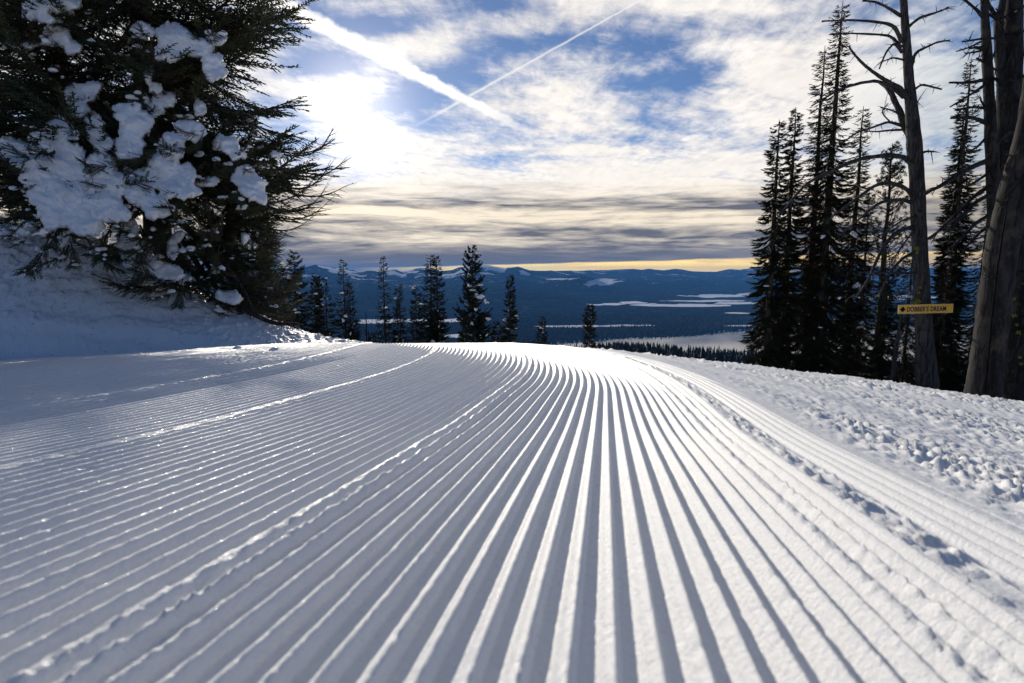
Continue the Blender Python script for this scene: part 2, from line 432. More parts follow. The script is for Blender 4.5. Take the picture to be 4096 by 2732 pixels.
# centre line of the groomer's pass: straight ahead to the right, then bending left over the brow
def xc(y): return .165 * y - .07 * np.maximum(y - 2, 0) ** 2 / (1 + .05 * np.maximum(y - 2, 0))
PITCH = .0304
seams = [-3.62, -2.97, -2.33, -1.61, -.95, -.355, .25]
def cord(w, y, x):
    """height of the corduroy at lateral offset w"""
    edge = .425                                  # right-hand comb after the rough seam
    t = (w / PITCH + .15 + .018 * (fbm(x * 2.2, y * .9, 2, 31) - .5)) % 1.0
    rise = .74 * sst(.05, .38, t) + .26 * np.clip(t / .52, 0, 1); fall = 1 - sst(.55, .70, t)
    prof = rise * fall + .15 * np.exp(-((t - .51) / .055) ** 2)
    fade = np.ones_like(w)
    k = np.floor(w / PITCH + .15); amp = .0142 * (1 + .16 * (vn(k * 1.7, y * .35, 3) - .5) + .05 * (vn(k * 3.3, y * 3, 8) - .5))
    amp = amp * (1 - .35 * sst(.28, .5, w)) * (1 + .3 * (fbm(x * 1.1, y * 1.1, 2, 77) - .5))
    h = prof * amp
    nick = sst(.72, .82, fbm(x * 60, y * 60, 2, 44)) * sst(.5, .62, fbm(x * 1.3, y * 1.3, 2, 45)); h = h * (1 - .12 * nick)
    rub = fbm(x * 230, y * 190, 3, 9)
    for s_ in seams:
        d = (w - s_) + .003 * (vn(y * 3.1, s_ * 9, 4) - .5)
        m_ = np.exp(-(d / .010) ** 2)
        h = h * (1 - m_) + m_ * (.0140 + .008 * (rub - .5) + .002 * (fbm(x * 70, y * 60, 2, 10) - .5))
        d2 = w - (s_ + .032); m2 = np.exp(-(d2 / .028) ** 2)
        h = h + m2 * .0065 * np.maximum(fbm(x * 150, y * 210, 3, 12) - .42, 0) * 2
    mB = np.exp(-((w - .385) / .030) ** 4)
    ch = np.maximum(fbm(x * 66, y * 58, 3, 15) - .46, 0) * (.6 + .9 * vn(x * 9, y * 9, 16))
    h = h * (1 - mB) + mB * (.001 + .032 * ch)
    h = h + .0015 * (fbm(x * 130, y * 130, 3, 19) - .5) * (.4 + h / .016)
    return h
def rows(y0, y1, n): return np.exp(np.linspace(math.log(y0), math.log(y1), n))
def ridge_cols(w0, w1, ts):
    k0 = math.floor(w0 / PITCH + .15); k1 = math.ceil(w1 / PITCH + .15)
    return np.concatenate([(k + np.array(ts) - .15) * PITCH for k in range(k0, k1)])
Vs = []; Fs = []; off = 0
T10 = [0, .12, .24, .36, .45, .51, .58, .65, .71, .85]; T6 = [0, .2, .42, .51, .62, .75]; T5 = [0, .3, .51, .64, .78]
w_all = {}
cA = ridge_cols(-1.35, .545, T10); cB = ridge_cols(-3.5, -1.35, T6); cC = ridge_cols(-6.6, -3.5, T6)
cB = cB[cB < cA[0] - .001]; cB = np.append(cB, cA[0]); cC = cC[cC < cB[0] - .001]; cC = np.append(cC, cB[0])
yA = np.concatenate([np.linspace(-2.5, .10, 16), rows(.12, 10, 320)])
yB = np.concatenate([np.linspace(-2.5, .8, 14), rows(.85, 10, 210)])
yC = np.concatenate([np.linspace(-2.5, 2.4, 12), rows(2.6, 10.5, 130)])
for cw, ry in ((cA, yA), (cB, yB), (cC, yC)):
    w, y = np.meshgrid(cw, ry); x = w + xc(y)
    z = base_h(x, y) + cord(w, y, x)
    z = z - .05 * sst(9.2, 10, y) - .06 * sst(-6.2, -6.55, w)
    # the groomed sheet ends where the bank begins
    z = z - 0.10 * sst(-.15, .25, (y - bank_foot(x / np.maximum(y, .6)))) * sst(-.15, -.22, x / np.maximum(y, .6))
    Vs.append(np.stack([x, y, z], -1).reshape(-1, 3)); Fs.append(grid_faces(len(ry), len(cw), off)); off += x.size
me = mesh_np('groomed_snow', np.concatenate(Vs), np.concatenate(Fs), True, M['groomed'])
structure(link('groomed_snow_run', me), 'groomed ski run with combed corduroy ridges curving over the brow')

# rough, chewed-up snow to the right of the pass
uu = np.concatenate([[-.012], np.linspace(0, 1.35, 470) ** 1.0, np.linspace(1.45, 3.5, 12)]); yy = np.concatenate([np.linspace(-2.5, .15, 10), rows(.2, 15, 360)])
ug, y = np.meshgrid(uu, yy); x = xc(np.minimum(y, 9)) - np.maximum(y - 9, 0) * .6 + .535 + ug * (np.maximum(y, 0) + .35)
y_ = y
dedge = x - (xc(y) + .535)
big = fbm(x * 1.3, y * .8, 3, 61)
f1 = np.maximum(fbm(x * 75, y * 62, 3, 62) - .45, 0); f2 = np.maximum(fbm(x * 30, y * 26, 3, 63) - .50, 0); f3 = np.maximum(fbm(x * 13, y * 11, 2, 68) - .62, 0)
cl_ = sst(.38, .62, fbm(x * 1.0 + .4, y * .9, 3, 64))
track = .5 + .5 * np.sin(dedge * 9 + fbm(x * .5, y * .5, 2, 4) * 3)
strip = np.exp(-((dedge - 3.3) / .28) ** 2) * sst(2, 5, y)
chunk = (f1 * .040 + f2 * .024 * cl_ + f3 * .026 * cl_) * sst(-.01, .22, dedge) * (1 - .8 * strip) * (.45 + .65 * track) * (.8 + .9 * sst(.35, .6, fbm(x * 2.1, y * 1.1, 2, 66)))
chunk = chunk * (1 + .25 * sst(3, 9, y))
ruts = .006 * np.sin(dedge * 21) * sst(0, .3, dedge) * (1 - sst(1.2, 2.2, dedge)) + .010 * (big - .5)
comb = strip * .005 * np.sin(dedge * 2 * math.pi / .06)
z = base_h(x, y) + .004 - .028 * sst(1.5, 5, y) * sst(.1, .8, dedge) + chunk + ruts + comb + .025 * (fbm(x * .8, y * .8, 3, 70) - .5) + .012 * (fbm(x * 9, y * 2.2, 3, 75) - .5) * sst(.3, 2, dedge) - .03 * sst(.0, -.03, dedge)
z = z + .10 * np.maximum(fbm(x * 2.6, y * 2.6, 3, 71) - .5, 0) * sst(7.5, 10.5, y) * sst(3, 6, dedge)
z = z - .12 * sst(13.8, 15, y) - .15 * sst(2.6, 3.4, ug)
me = mesh_np('rough_snow', np.stack([x, y_, z], -1).reshape(-1, 3), grid_faces(len(yy), len(uu)), True, M['rough'])
structure(link('rough_snow', me), 'chopped lumpy snow beside the groomed pass')

# snow bank, left
ub = np.concatenate([np.linspace(-3.2, -1.05, 40), np.linspace(-1.04, -.14, 480)])
tb = np.concatenate([np.linspace(-.5, 2.9, 200), np.linspace(3.1, 7, 12)])
ug, tg = np.meshgrid(ub, tb); y = bank_foot(ug) + tg; x = ug * y
h = ground_h(x, y); tt = np.clip(tg / 2, 0, 1)
am = sst(-.1, .5, tg) * (1 - .5 * sst(-.42, -.3, ug))
lum = .10 * (fbm(x * 1.6, y * 1.6 + h, 3, 81) - .5) + .045 * (fbm(x * 6, y * 6 + h * 3, 4, 82) - .5) * (1 + 1.5 * tt) + .07 * np.maximum(fbm(x * 9, y * 9 + h * 5, 3, 83) - .56, 0) * (1 + tt)
ski = .012 * np.sin((h * 22 + x * 1.4) + 2 * fbm(x, y, 2, 84)) * (1 - sst(.45, .8, tt))
deb = .13 * np.maximum(fbm(x * 18, y * 18, 3, 85) - .55, 0) * sst(-.62, -.45, ug) * (1 - sst(-.30, -.24, ug) * .7) + .02 * np.maximum(fbm(x * 30, y * 30, 2, 86) - .6, 0)
z = h + (lum + ski) * am + deb * sst(-.3, 0, tg) - .004 + .012 * sst(-.1, .1, tg)
z = z - .05 * sst(-.25, -.5, tg) - .1 * sst(-.17, -.14, ug) - .1 * sst(-3.0, -3.2, ug) - .25 * sst(5.5, 7, tg)
me = mesh_np('snow_bank', np.stack([x, y, z], -1).reshape(-1, 3), grid_faces(len(tb), len(ub)), True, M['bank'])
structure(link('snow_bank', me), 'tall shaded snow bank under the big fir')

# the rest of the mountainside, coarse, sinking under the detailed sheets
th = np.concatenate([np.linspace(-180, -62, 40), np.linspace(-60, 60, 260), np.linspace(62, 180, 40)]) * math.pi / 180
rr_ = rows(.3, 160, 170)
tg, rg = np.meshgrid(th, rr_); x = np.sin(tg) * rg; y = np.cos(tg) * rg
w = x - xc(np.clip(y, -3, 9)); us = (x - xc(np.clip(y, 0, 9)) - .5) / (np.maximum(y, 0) + .35)
sink = sst(-6.4, -6.1, w) * (1 - sst(9.3, 9.8, y)) * (1 - sst(.3, .5, w)) * sst(-2.4, -2.1, y)
sink = np.maximum(sink, sst(.2, .5, w) * (1 - sst(2.6, 3.0, us)) * sst(-2.3, -2.0, y) * (1 - sst(13.6, 14.2, y)))
ub_ = x / np.maximum(y, .6); tbk = y - bank_foot(ub_)
sink = np.maximum(sink, sst(-.4, -.2, tbk) * (1 - sst(5.2, 6.0, tbk)) * sst(-.13, -.17, ub_) * sst(-3.1, -2.9, ub_) * (y > .5))
z = ground_h(x, y) - sink * .16 + .25 * (fbm(x * .25, y * .25, 4, 91) - .5) * sst(12, 30, rg)
me = mesh_np('mountainside', np.stack([x, y, z], -1).reshape(-1, 3), grid_faces(len(rr_), len(th)), True, M['bank'])
structure(link('mountainside', me), 'snow covered mountainside falling away behind the brow')

# ------------------------------------------------------------------ valley, mountains, lake
def proj(x, y, z):
    """where a place shows in the photograph (4096 px), for looking up real features by bearing"""
    d = y * math.cos(TH) - z * math.sin(TH); v = y * math.sin(TH) + z * math.cos(TH)
    d = np.maximum(d, 1e-6)
    return 2048 + FPX * x / d, 1366 - FPX * v / d
_sky = np.array([(-900, 1062), (300, 1060), (1000, 1074), (1150, 1078), (1220, 1072), (1262, 1060), (1300, 1068), (1357, 1072), (1396, 1075), (1440, 1085), (1479, 1080), (1510, 1086), (1581, 1076), (1606, 1086), (1638, 1082), (1683, 1071), (1708, 1075), (1766, 1085), (1810, 1082), (1842, 1069), (1880, 1062), (1957, 1064), (1983, 1069), (2021, 1076), (2072, 1070), (2110, 1081), (2180, 1085), (2250, 1083), (2308, 1085), (2404, 1082), (2472, 1079), (2532, 1077), (2566, 1081), (2596, 1076), (2651, 1083), (2706, 1077), (2770, 1087), (2864, 1087), (2919, 1077), (2957, 1081), (3008, 1074), (3076, 1066), (3300, 1068), (3800, 1072), (5000, 1075)], float)
_shore = np.array([(1900, 1392), (2208, 1374), (2387, 1361), (2574, 1350), (2774, 1344), (2817, 1336), (2880, 1328), (3029, 1317), (3093, 1314), (3300, 1307), (3700, 1302), (5200, 1296)], float)
meadows = [(1640, 1283, 260, 6), (1840, 1281, 70, 6), (1830, 1343, 80, 9), (1500, 1290, 90, 4), (2870, 1184, 150, 6), (2990, 1178, 70, 5), (2800, 1204, 150, 3.5), (2760, 1222, 190, 5), (2980, 1212, 110, 4),
           (2390, 1218, 80, 5), (2520, 1211, 55, 5), (2590, 1218, 30, 4), (2300, 1305, 190, 4), (2520, 1302, 110, 3), (2230, 1306, 80, 3), (3000, 1304, 130, 3), (2960, 1252, 80, 3), (3500, 1190, 300, 7)]
floor_z = -612.0
def valley_h(th_, d):
    x = np.sin(th_) * d; y = np.cos(th_) * d
    bx = 2048 + FPX * np.tan(np.clip(th_, -1.25, 1.25)) * 1.0075
    near = np.interp(d, [100, 320, 600, 900, 1200, 1500, 2000, 2700, 3600, 4200], [-34, -84, -122, -139, -176, -225, -400, -540, -606, floor_z])
    near = near + 10 * (fbm(x / 420, y / 420, 4, 101) - .5) * sst(200, 700, d) * (1 - sst(1050, 1300, d) * .6)
    rise = fbm(x / 300, y / 300, 3, 102) * 20 + 95 * sst(150, 700, d)
    back = sst(math.radians(62), math.radians(120), np.abs(th_))
    near = near * (1 - back) + back * (rise - 650 * sst(1500, 4500, d))
    Rr = np.interp(bx, [600, 1500, 2100, 2400, 3000, 4500], [17000, 18500, 20000, 25000, 29000, 30000])
    Fr = np.interp(bx, [600, 1400, 1900, 2250, 2500, 3000, 4500], [7600, 8000, 8400, 9300, 12500, 16500, 18000])
    vs = np.interp(bx, _sky[:, 0], _sky[:, 1])
    el_ = np.tan(np.arctan((1366 - vs) / FPX) - TH) / np.sqrt(1 + ((bx - 2048) / FPX) ** 2)
    Hs = el_ * Rr
    t = (d - Fr) / (Rr - Fr); tc_ = np.clip(t, 0, 1)
    rd = ridged(x / 4200, y / 4200, 5, 111); f_ = fbm(x / 1500, y / 1500, 5, 112)
    m_ = (Hs - floor_z) * (tc_ ** 1.0 * (1 - .0 * tc_))
    m_ = m_ * (0.80 + .2 * sst(.8, 1, tc_)) + (tc_ * (1 - tc_)) ** .8 * (560 * (rd - .45) + 300 * (f_ - .5)) * 1.35
    foot = 60 * np.maximum(ridged(x / 2300, y / 1500, 3, 121) - .35, 0) * sst(0, .1, t)
    m_ = m_ + foot
    past = np.clip(t - 1, 0, 1)
    m_ = m_ - past * 900 * sst(0, .25, t - 1)
    hill = 0
    for (px_, w_, D_, v_) in ((2561, 260, 18500, 1119), (2740, 170, 19500, 1113), (2860, 150, 20500, 1122), (2300, 160, 16000, 1098), (3060, 120, 22000, 1090), (2050, 200, 15500, 1120)):
        e2 = np.tan(math.atan((1366 - v_) / FPX) - TH) * D_ - floor_z
        hill = np.maximum(hill, e2 * np.exp(-((bx - px_) / w_) ** 2 - ((d - D_) / 1900) ** 2) * (.85 + .3 * f_))
    far = floor_z + np.maximum(m_, hill) + 14 * (fbm(x / 700, y / 700, 3, 131) - .5) * sst(6000, 9000, d)
    far = far + 26 * (fbm(x / 900, y / 500, 3, 133) - .35) * sst(4300, 5200, d) * (1 - sst(7000, 9000, d)) * sst(-.02, .0, (1))  # low wooded rises
    h = near * (1 - sst(3600, 4400, d)) + far * sst(3600, 4400, d)
    h = np.where(back > 0, near * back + h * (1 - back), h)
    return h
def lake_mask(x, y):
    px_, py_ = proj(x, y, -620.0)
    s_ = np.interp(px_, _shore[:, 0], _shore[:, 1])
    return sst(-1.2, 1.2, py_ - s_ + 2.0 * (fbm(x / 160, y / 160, 2, 7) - .5)) * (y > 3400) * (px_ > 2140)
th = np.concatenate([np.linspace(-180, -50, 30), np.linspace(-49, 49, 600), np.linspace(50, 180, 30)]) * math.pi / 180
rr_ = np.concatenate([rows(120, 3500, 70), rows(3600, 9000, 130), rows(9080, 42000, 190)])
tg, rg = np.meshgrid(th, rr_)
x = np.sin(tg) * rg; y = np.cos(tg) * rg
h = valley_h(tg, rg)
gh = ground_h(x, y)
k_ = sst(120, 320, rg); h = gh * (1 - k_) * (rg < 330) + h * np.where(rg < 330, k_, 1)
h = h - .4 * (1 - sst(121, 160, rg))
lm = lake_mask(x, y)
h = np.where(lm > 0, h * (1 - lm) + (-632) * lm, np.maximum(h, np.where(rg > 3600, -617.5, -1e9)))
pxs, pys = proj(x, y, h)
snow = np.zeros_like(h)
wv = 5 * (fbm(x / 500, y / 500, 4, 141) - .5); wh = 160 * (fbm(x / 800, y / 800, 3, 142) - .5); wn = 2.2 * (fbm(x / 330, y / 700, 4, 143) - .5)
for (a, b_, ra, rb) in meadows:
    e = ((pxs + wh - a) / ra) ** 2 + ((pys + wv - b_) / rb) ** 2 + wn
    snow = np.maximum(snow, sst(1.25, .75, e))
snow *= (rg > 3600)
e = ((pxs - 2385 + wh * .6) / 95) ** 2 + ((pys - 1131 + wv * 2 + (pxs - 2385) * .07) / 15) ** 2 + wn * .8
snow = np.maximum(snow, .62 * sst(1.2, .7, e) * (rg > 9000))
e = ((pxs - 2240) / 60) ** 2 + ((pys - 1117 + wv) / 4) ** 2; snow = np.maximum(snow, .7 * sst(1.2, .7, e) * (rg > 9000))
sk = np.interp(pxs, _sky[:, 0], _sky[:, 1])
top = sst(42, 10, pys - sk) * sst(1150, 1230, pxs) * (1 - sst(2090, 2180, pxs)) * (rg > 13000)
snow = np.maximum(snow, top * sst(.30, .55, fbm(x / 500, y / 500, 4, 151)) * .82)
snow = np.maximum(snow, .44 * sst(.44, .68, fbm(x / 420, y / 340, 5, 157)) * sst(-560, -350, h) * (rg > 7000))
snow = np.maximum(snow, .6 * sst(.60, .75, fbm(x / 900, y / 500, 4, 152)) * (rg > 9000) * sst(-450, -200, h))
bench = sst(.46, .60, fbm(x / 120, y / 170, 3, 161)) * (rg < 3000)
snow = np.maximum(snow, bench * .9)
shore_ice = np.exp(-((lm - .35) / .3) ** 2) * (rg > 3600) * (lm > .02)
snow = np.maximum(snow, shore_ice * .8)
m, b, o, pos = new_mat('valley_cover'); M['valley'] = m
at = m.node_tree.nodes.new('ShaderNodeAttribute'); at.attribute_name = 'snow'
s_ = NX(at.outputs['Fac'])
n_a = noise(pos, 0.011, 6, 0.7); n_b = noise(pos, 0.0032, 5, 0.65); n_c = noise(pos, 0.045, 3, 0.7)
bare = (s_ + (n_a - 0.5) * 1.1 + (n_c - 0.5) * 0.5 * s_.smooth(0.0, 0.3)).smooth(0.47, 0.62)
frost = (n_b * 0.5 + n_a * 0.5).smooth(0.53, 0.62) * 0.06
forest_c = mixc(n_a.smooth(0.35, 0.65), (0.006, 0.010, 0.010), (0.016, 0.024, 0.022))
df = m.node_tree.nodes.new('ShaderNodeBsdfDiffuse'); m.node_tree.links.new(df.outputs[0], m.node_tree.nodes['Material Output'].inputs['Surface'])
m.node_tree.links.new(mixc((bare * 0.95).max(frost), forest_c, (0.80, 0.81, 0.83)).k, df.inputs['Color'])
bp = m.node_tree.nodes.new('ShaderNodeBump'); bp.inputs['Strength'].default_value = 0.9; bp.inputs['Distance'].default_value = 14.0
m.node_tree.links.new(n_a.k, bp.inputs['Height']); m.node_tree.links.new(bp.outputs[0], df.inputs['Normal'])
me = mesh_np('valley', np.stack([x, y, h], -1).reshape(-1, 3), grid_faces(len(rr_), len(th)), True, m, {'snow': snow})
structure(link('valley_and_mountains', me), 'forested valley floor and snow dusted mountain range beyond the lake')

m, b, o, pos = new_mat('lake_ice')
ice = noise(vec(NX.math('ADD', 0.0, 0.0), 0, 0), 1)  # placeholder socket, replaced below
mp = m.node_tree.nodes.new('ShaderNodeMapping'); mp.inputs['Scale'].default_value = (0.0008, 0.004, 1)
m.node_tree.links.new(pos.k, mp.inputs[0])
ice = noise(NX(mp.outputs[0]), 1.0, 6, 0.6, 1.0)
setin(b, 'Base Color', mixc(ice.smooth(0.35, 0.65), (0.04, 0.05, 0.06), (0.10, 0.11, 0.12)))
setin(b, 'Roughness', (ice - 0.3) * 0.08 + 0.03); setin(b, 'IOR', 2.0); setin(b, 'Specular IOR Level', 1.0)
gx = np.linspace(-800, 9000, 60); gy = np.linspace(3300, 7600, 30); X, Y = np.meshgrid(gx, gy)
me = mesh_np('lake', np.stack([X, Y, X * 0 - 620], -1).reshape(-1, 3), grid_faces(30, 60), False, m)
structure(link('lake', me), 'half frozen lake reflecting the pale sky on the valley floor')

# far woods: too many to count, one mass each
def cones(n_side, pos_, hgt, wid, tiers, seed):
    r_ = np.random.default_rng(seed); n = len(pos_); vs = []; fs = []; o_ = 0
    for k in range(tiers):
        a = np.arange(n_side) * 2 * math.pi / n_side + k * .7
        z0 = hgt * (.08 + .9 * k / tiers) if tiers > 1 else hgt * .0
        z1 = hgt * (min(1, .08 + .9 * (k + 1.55) / tiers)) if tiers > 1 else hgt
        wr = wid * (1 - .8 * k / tiers) * (.8 + .5 * r_.random(n))
        ring = np.stack([pos_[:, 0, None] + np.cos(a + r_.random((n, 1)) * 6) * wr[:, None] * (.7 + .6 * r_.random((n, n_side))), pos_[:, 1, None] + np.sin(a + r_.random((n, 1)) * 6 * 0) * wr[:, None], np.repeat((pos_[:, 2] + z0)[:, None], n_side, 1)], -1)
        apex = np.stack([pos_[:, 0], pos_[:, 1], pos_[:, 2] + z1], -1)[:, None, :]
        vs.append(np.concatenate([ring, apex], 1).reshape(-1, 3))
        i = np.arange(n)[:, None] * (n_side + 1); j = np.arange(n_side)[None]
        fs.append(np.stack([i + j, i + (j + 1) % n_side, i + n_side + 0 * j], -1).reshape(-1, 3) + o_); o_ += n * (n_side + 1)
    return np.concatenate(vs), np.concatenate(fs)
def scatter(n, a0, a1, d0, d1, seed, dens):
    r_ = np.random.default_rng(seed)
    t = r_.uniform(math.radians(a0), math.radians(a1), n); d = np.sqrt(r_.uniform(d0 ** 2, d1 ** 2, n))
    x = np.sin(t) * d; y = np.cos(t) * d; z = valley_h(t, d)
    keep = dens(x, y, z, d, r_) ; return np.stack([x, y, z], -1)[keep], r_
def bench_d(x, y, z, d, r_):
    s = sst(.50, .60, fbm(x / 120, y / 170, 3, 161))
    px_, py_ = proj(x, y, z)
    return r_.random(len(x)) > s * .88
M['far_wood'] = needle_mat('far_conifers', (0.006, 0.010, 0.009), (0.016, 0.024, 0.02))
p_, r_ = scatter(7500, -28, 46, 820, 1500, 5, bench_d)
hh = (12 + 12 * r_.random(len(p_))); hh = hh * 1.3 * (.8 + .4 * vn(p_[:, 0] / 90, p_[:, 1] / 90, 3))
v, f = cones(6, p_, hh, hh * .13, 4, 11)
tag(link('bench_forest', mesh_np('bench_forest', v, f, False, M['far_wood'])), 'dark conifer forest on the lower bench above the lake', 'forest', None, 'stuff')
def val_d(x, y, z, d, r_):
    px_, py_ = proj(x, y, z); s = np.zeros(len(x))
    wv = 5 * (fbm(x / 500, y / 500, 4, 141) - .5); wh = 120 * (fbm(x / 800, y / 800, 3, 142) - .5)
    for (a, b_, ra, rb) in meadows:
        e = ((px_ + wh - a) / ra) ** 2 + ((py_ + wv - b_) / rb) ** 2; s = np.maximum(s, sst(1.3, .8, e))
    return (lake_mask(x, y) < .05) & (r_.random(len(x)) > s * .97)
p_, r_ = scatter(52000, -26, 44, 3900, 8200, 6, val_d)
p_[:, 2] = np.maximum(p_[:, 2], -617.5)
hh = 12 + 16 * r_.random(len(p_))
v, f = cones(4, p_, hh, hh * .17, 1, 12)
tag(link('valley_forest', mesh_np('valley_forest', v, f, False, M['far_wood'])), 'endless dark forest covering the valley floor around the lake', 'forest', None, 'stuff')
# scattered houses of the lakeside town
r_ = np.random.default_rng(21)

# haze: one closed box round everything
m = bpy.data.materials.new('haze_air'); m.use_nodes = True; m.node_tree.nodes.clear()
pv = m.node_tree.nodes.new('ShaderNodeVolumePrincipled'); oo = m.node_tree.nodes.new('ShaderNodeOutputMaterial')
pv.inputs['Color'].default_value = (0.11, 0.36, 0.86, 1); pv.inputs['Density'].default_value = 2.4e-5; pv.inputs['Anisotropy'].default_value = 0.0
m.node_tree.links.new(pv.outputs[0], oo.inputs['Volume'])
v = np.array([(sx * 43000, sy, sz) for sx in (-1, 1) for sy in (-43000, 43000) for sz in (-1300, 340)], float)
f = np.array([(0, 1, 3, 2), (4, 6, 7, 5), (0, 4, 5, 1), (2, 3, 7, 6), (0, 2, 6, 4), (1, 5, 7, 3)])
hz = link('haze', mesh_np('haze', v, f, False, m)); tag(hz, 'thin blue haze lying over the whole valley', 'haze', None, 'stuff')

# ------------------------------------------------------------------ trees
def gz(x, y): return float(ground_h(np.array([x]), np.array([y]))[0])
def hit(px, py, d0=1.0, d1=40.0):
    ds = np.linspace(d0, d1, 4000); p1 = P(px, py, 1.0)
    zz = ground_h(p1[0] * ds, ds); k = np.argmax(p1[2] * ds < zz)
    d = ds[k]; return np.array((p1[0] * d, d, p1[2] * d))
def rot_z(v, a):
    c, s = np.cos(a), np.sin(a); return np.stack([v[..., 0] * c - v[..., 1] * s, v[..., 0] * s + v[..., 1] * c, v[..., 2]], -1)

def crown_mesh(H, Rm, r_, z0=.06, dens=1.0, w=.022, droop=1.0, sparse_top=0.0, power=.85, per=6, tw=26, cheap=True, gap=.16, upturn=.25, off=(0, 0), rmin=.05, side=0.0, ragged=.35, el0=12):
    """limbs in whorls with two rows of needled twigs"""
    mb = MB(); nl = int(H / gap * dens)
    zt = np.repeat(np.linspace(z0, .985, nl), per) + r_.uniform(-.40, .40, nl * per) / nl
    n = len(zt); t = 1 - zt; az_ = r_.uniform(0, 2 * math.pi, n)
    lump = .8 + .4 * vn(zt * 9 + 3, az_ * .9 + Rm * 7, int(H * 10) % 97)
    L = (rmin + (Rm - rmin) * np.clip(t, 0, 1) ** power) * (1 - ragged * r_.random(n)) * lump * (1 + side * np.cos(az_))
    L = np.maximum(L, .07)
    p0 = (el0 - 46 * t * droop) + r_.normal(0, 9, n)
    p0 = np.radians(p0); base = np.stack([np.full(n, off[0]), np.full(n, off[1]), zt * H], -1)
    S = 5; s_ = np.linspace(0, 1, S + 1)
    ex = L[:, None] * (s_[None] * np.cos(p0)[:, None]); ez = L[:, None] * (np.sin(p0)[:, None] * s_[None] + upturn * s_[None] ** 2.2 * (.6 + .8 * r_.random((n, 1))) - .12 * droop * np.sin(s_[None] * math.pi))
    ey = L[:, None] * .12 * r_.normal(0, 1, (n, 1)) * s_[None] ** 2
    pts = rot_z(np.stack([ex, ey, ez], -1), az_[:, None]) + base[:, None, :]
    for k in range(S):
        mb.blades(pts[:, k], pts[:, k + 1] + (pts[:, k + 1] - pts[:, k]) * .35, .006 + .008 * L * (1 - k / S))
    nt_ = np.clip((tw * L / max(Rm, .3) * (1 - sparse_top * (zt > .62))).astype(int), 4, tw)
    bi = np.repeat(np.arange(n), nt_); m_ = len(bi)
    s2 = r_.uniform(.10, 1.0, m_) ** .8
    kf = np.minimum((s2 * S).astype(int), S - 1); fr = (s2 * S - kf)[:, None]
    b_ = pts[bi, kf] * (1 - fr) + pts[bi, kf + 1] * fr; d_ = pts[bi, kf + 1] - pts[bi, kf]; d_ /= np.linalg.norm(d_, axis=1)[:, None] + 1e-9
    sd_ = np.cross(d_, (0, 0, 1.0)); sd_ /= np.linalg.norm(sd_, axis=1)[:, None] + 1e-9
    sg = np.where(r_.random(m_) < .5, -1, 1)[:, None]
    tl = (L[bi] * .30 * (1.15 - s2) + .07) * (.6 + .7 * r_.random(m_))
    tip = b_ + (d_ * (.75 + .3 * r_.random((m_, 1))) + sd_ * sg * (.35 + .6 * r_.random((m_, 1))) + np.array((0, 0, 1)) * (r_.normal(-.14, .16, (m_, 1)))) * tl[:, None]
    (mb.blades if cheap else mb.spikes)(b_, tip, w * (.6 + .8 * r_.random(m_)))
    return mb, pts, L
def trunk_mb(H, r0, r_, off=(0, 0), lean=(0, 0), k=8, down=1.0, power=.8):
    s_ = np.linspace(0, 1, 14); w_ = r_.normal(0, .02, (14, 2)); w_[0] = 0
    pts = np.stack([off[0] + lean[0] * s_ + w_[:, 0] * r0 * 4, off[1] + lean[1] * s_ + w_[:, 1] * r0 * 4, s_ * (H + down) - down], -1)
    rad = r0 * (1 - s_) ** power + .006
    mb = MB(); mb.tube(pts, rad, k, wob=.12); return mb
def lump_mesh(name, r_, blobs, mat, voxel=.03, amp=.03, freq=5.0):
    """snow lying in lumps: spheres fused and weathered"""
    mb = MB()
    import bmesh
    bm = bmesh.new(); bmesh.ops.create_icosphere(bm, subdivisions=2, radius=1.0)
    vs = np.array([v.co[:] for v in bm.verts]); fs = np.array([[v.index for v in f.verts] for f in bm.faces]); bm.free()
    for (c, r3) in blobs:
        mb.add(vs * np.asarray(r3)[None] + np.asarray(c)[None], None, fs)
    me = mb.mesh(name + '_raw')
    ob = bpy.data.objects.new(name + '_raw', me); C.objects.link(ob)
    md = ob.modifiers.new('r', 'REMESH'); md.mode = 'VOXEL'; md.voxel_size = voxel
    dg = bpy.context.evaluated_depsgraph_get(); ev = ob.evaluated_get(dg); m2 = ev.to_mesh()
    n = len(m2.vertices); co = np.empty(n * 3, np.float32); m2.vertices.foreach_get('co', co); co = co.reshape(-1, 3).astype(float)
    no = np.empty(n * 3, np.float32); m2.vertices.foreach_get('normal', no); no = no.reshape(-1, 3)
    lt = np.empty(len(m2.loops), np.int32); m2.loops.foreach_get('vertex_index', lt); q = lt.reshape(-1, 4)
    ev.to_mesh_clear(); bpy.data.objects.remove(ob); bpy.data.meshes.remove(me)
    d = (fbm(co[:, 0] * freq + co[:, 1] * 2.1, co[:, 2] * freq * 1.3 + co[:, 1] * freq, 5, 201, .6) - .5) * 2.4 * amp + (fbm(co[:, 0] * freq * 5, co[:, 2] * freq * 6 + co[:, 1] * 9, 3, 202) - .5) * amp * .8
    co = co + no * d[:, None]
    return mesh_np(name, co, q, True, mat)
def small_lump(r_, rad, mat=None):
    bl = [((0, 0, 0), (rad, rad * .8, rad * .7))]
    for _ in range(3): bl.append((r_.normal(0, rad * .5, 3) * (1, 1, .5), np.array((1, 1, .7)) * rad * r_.uniform(.35, .65)))
    return bl
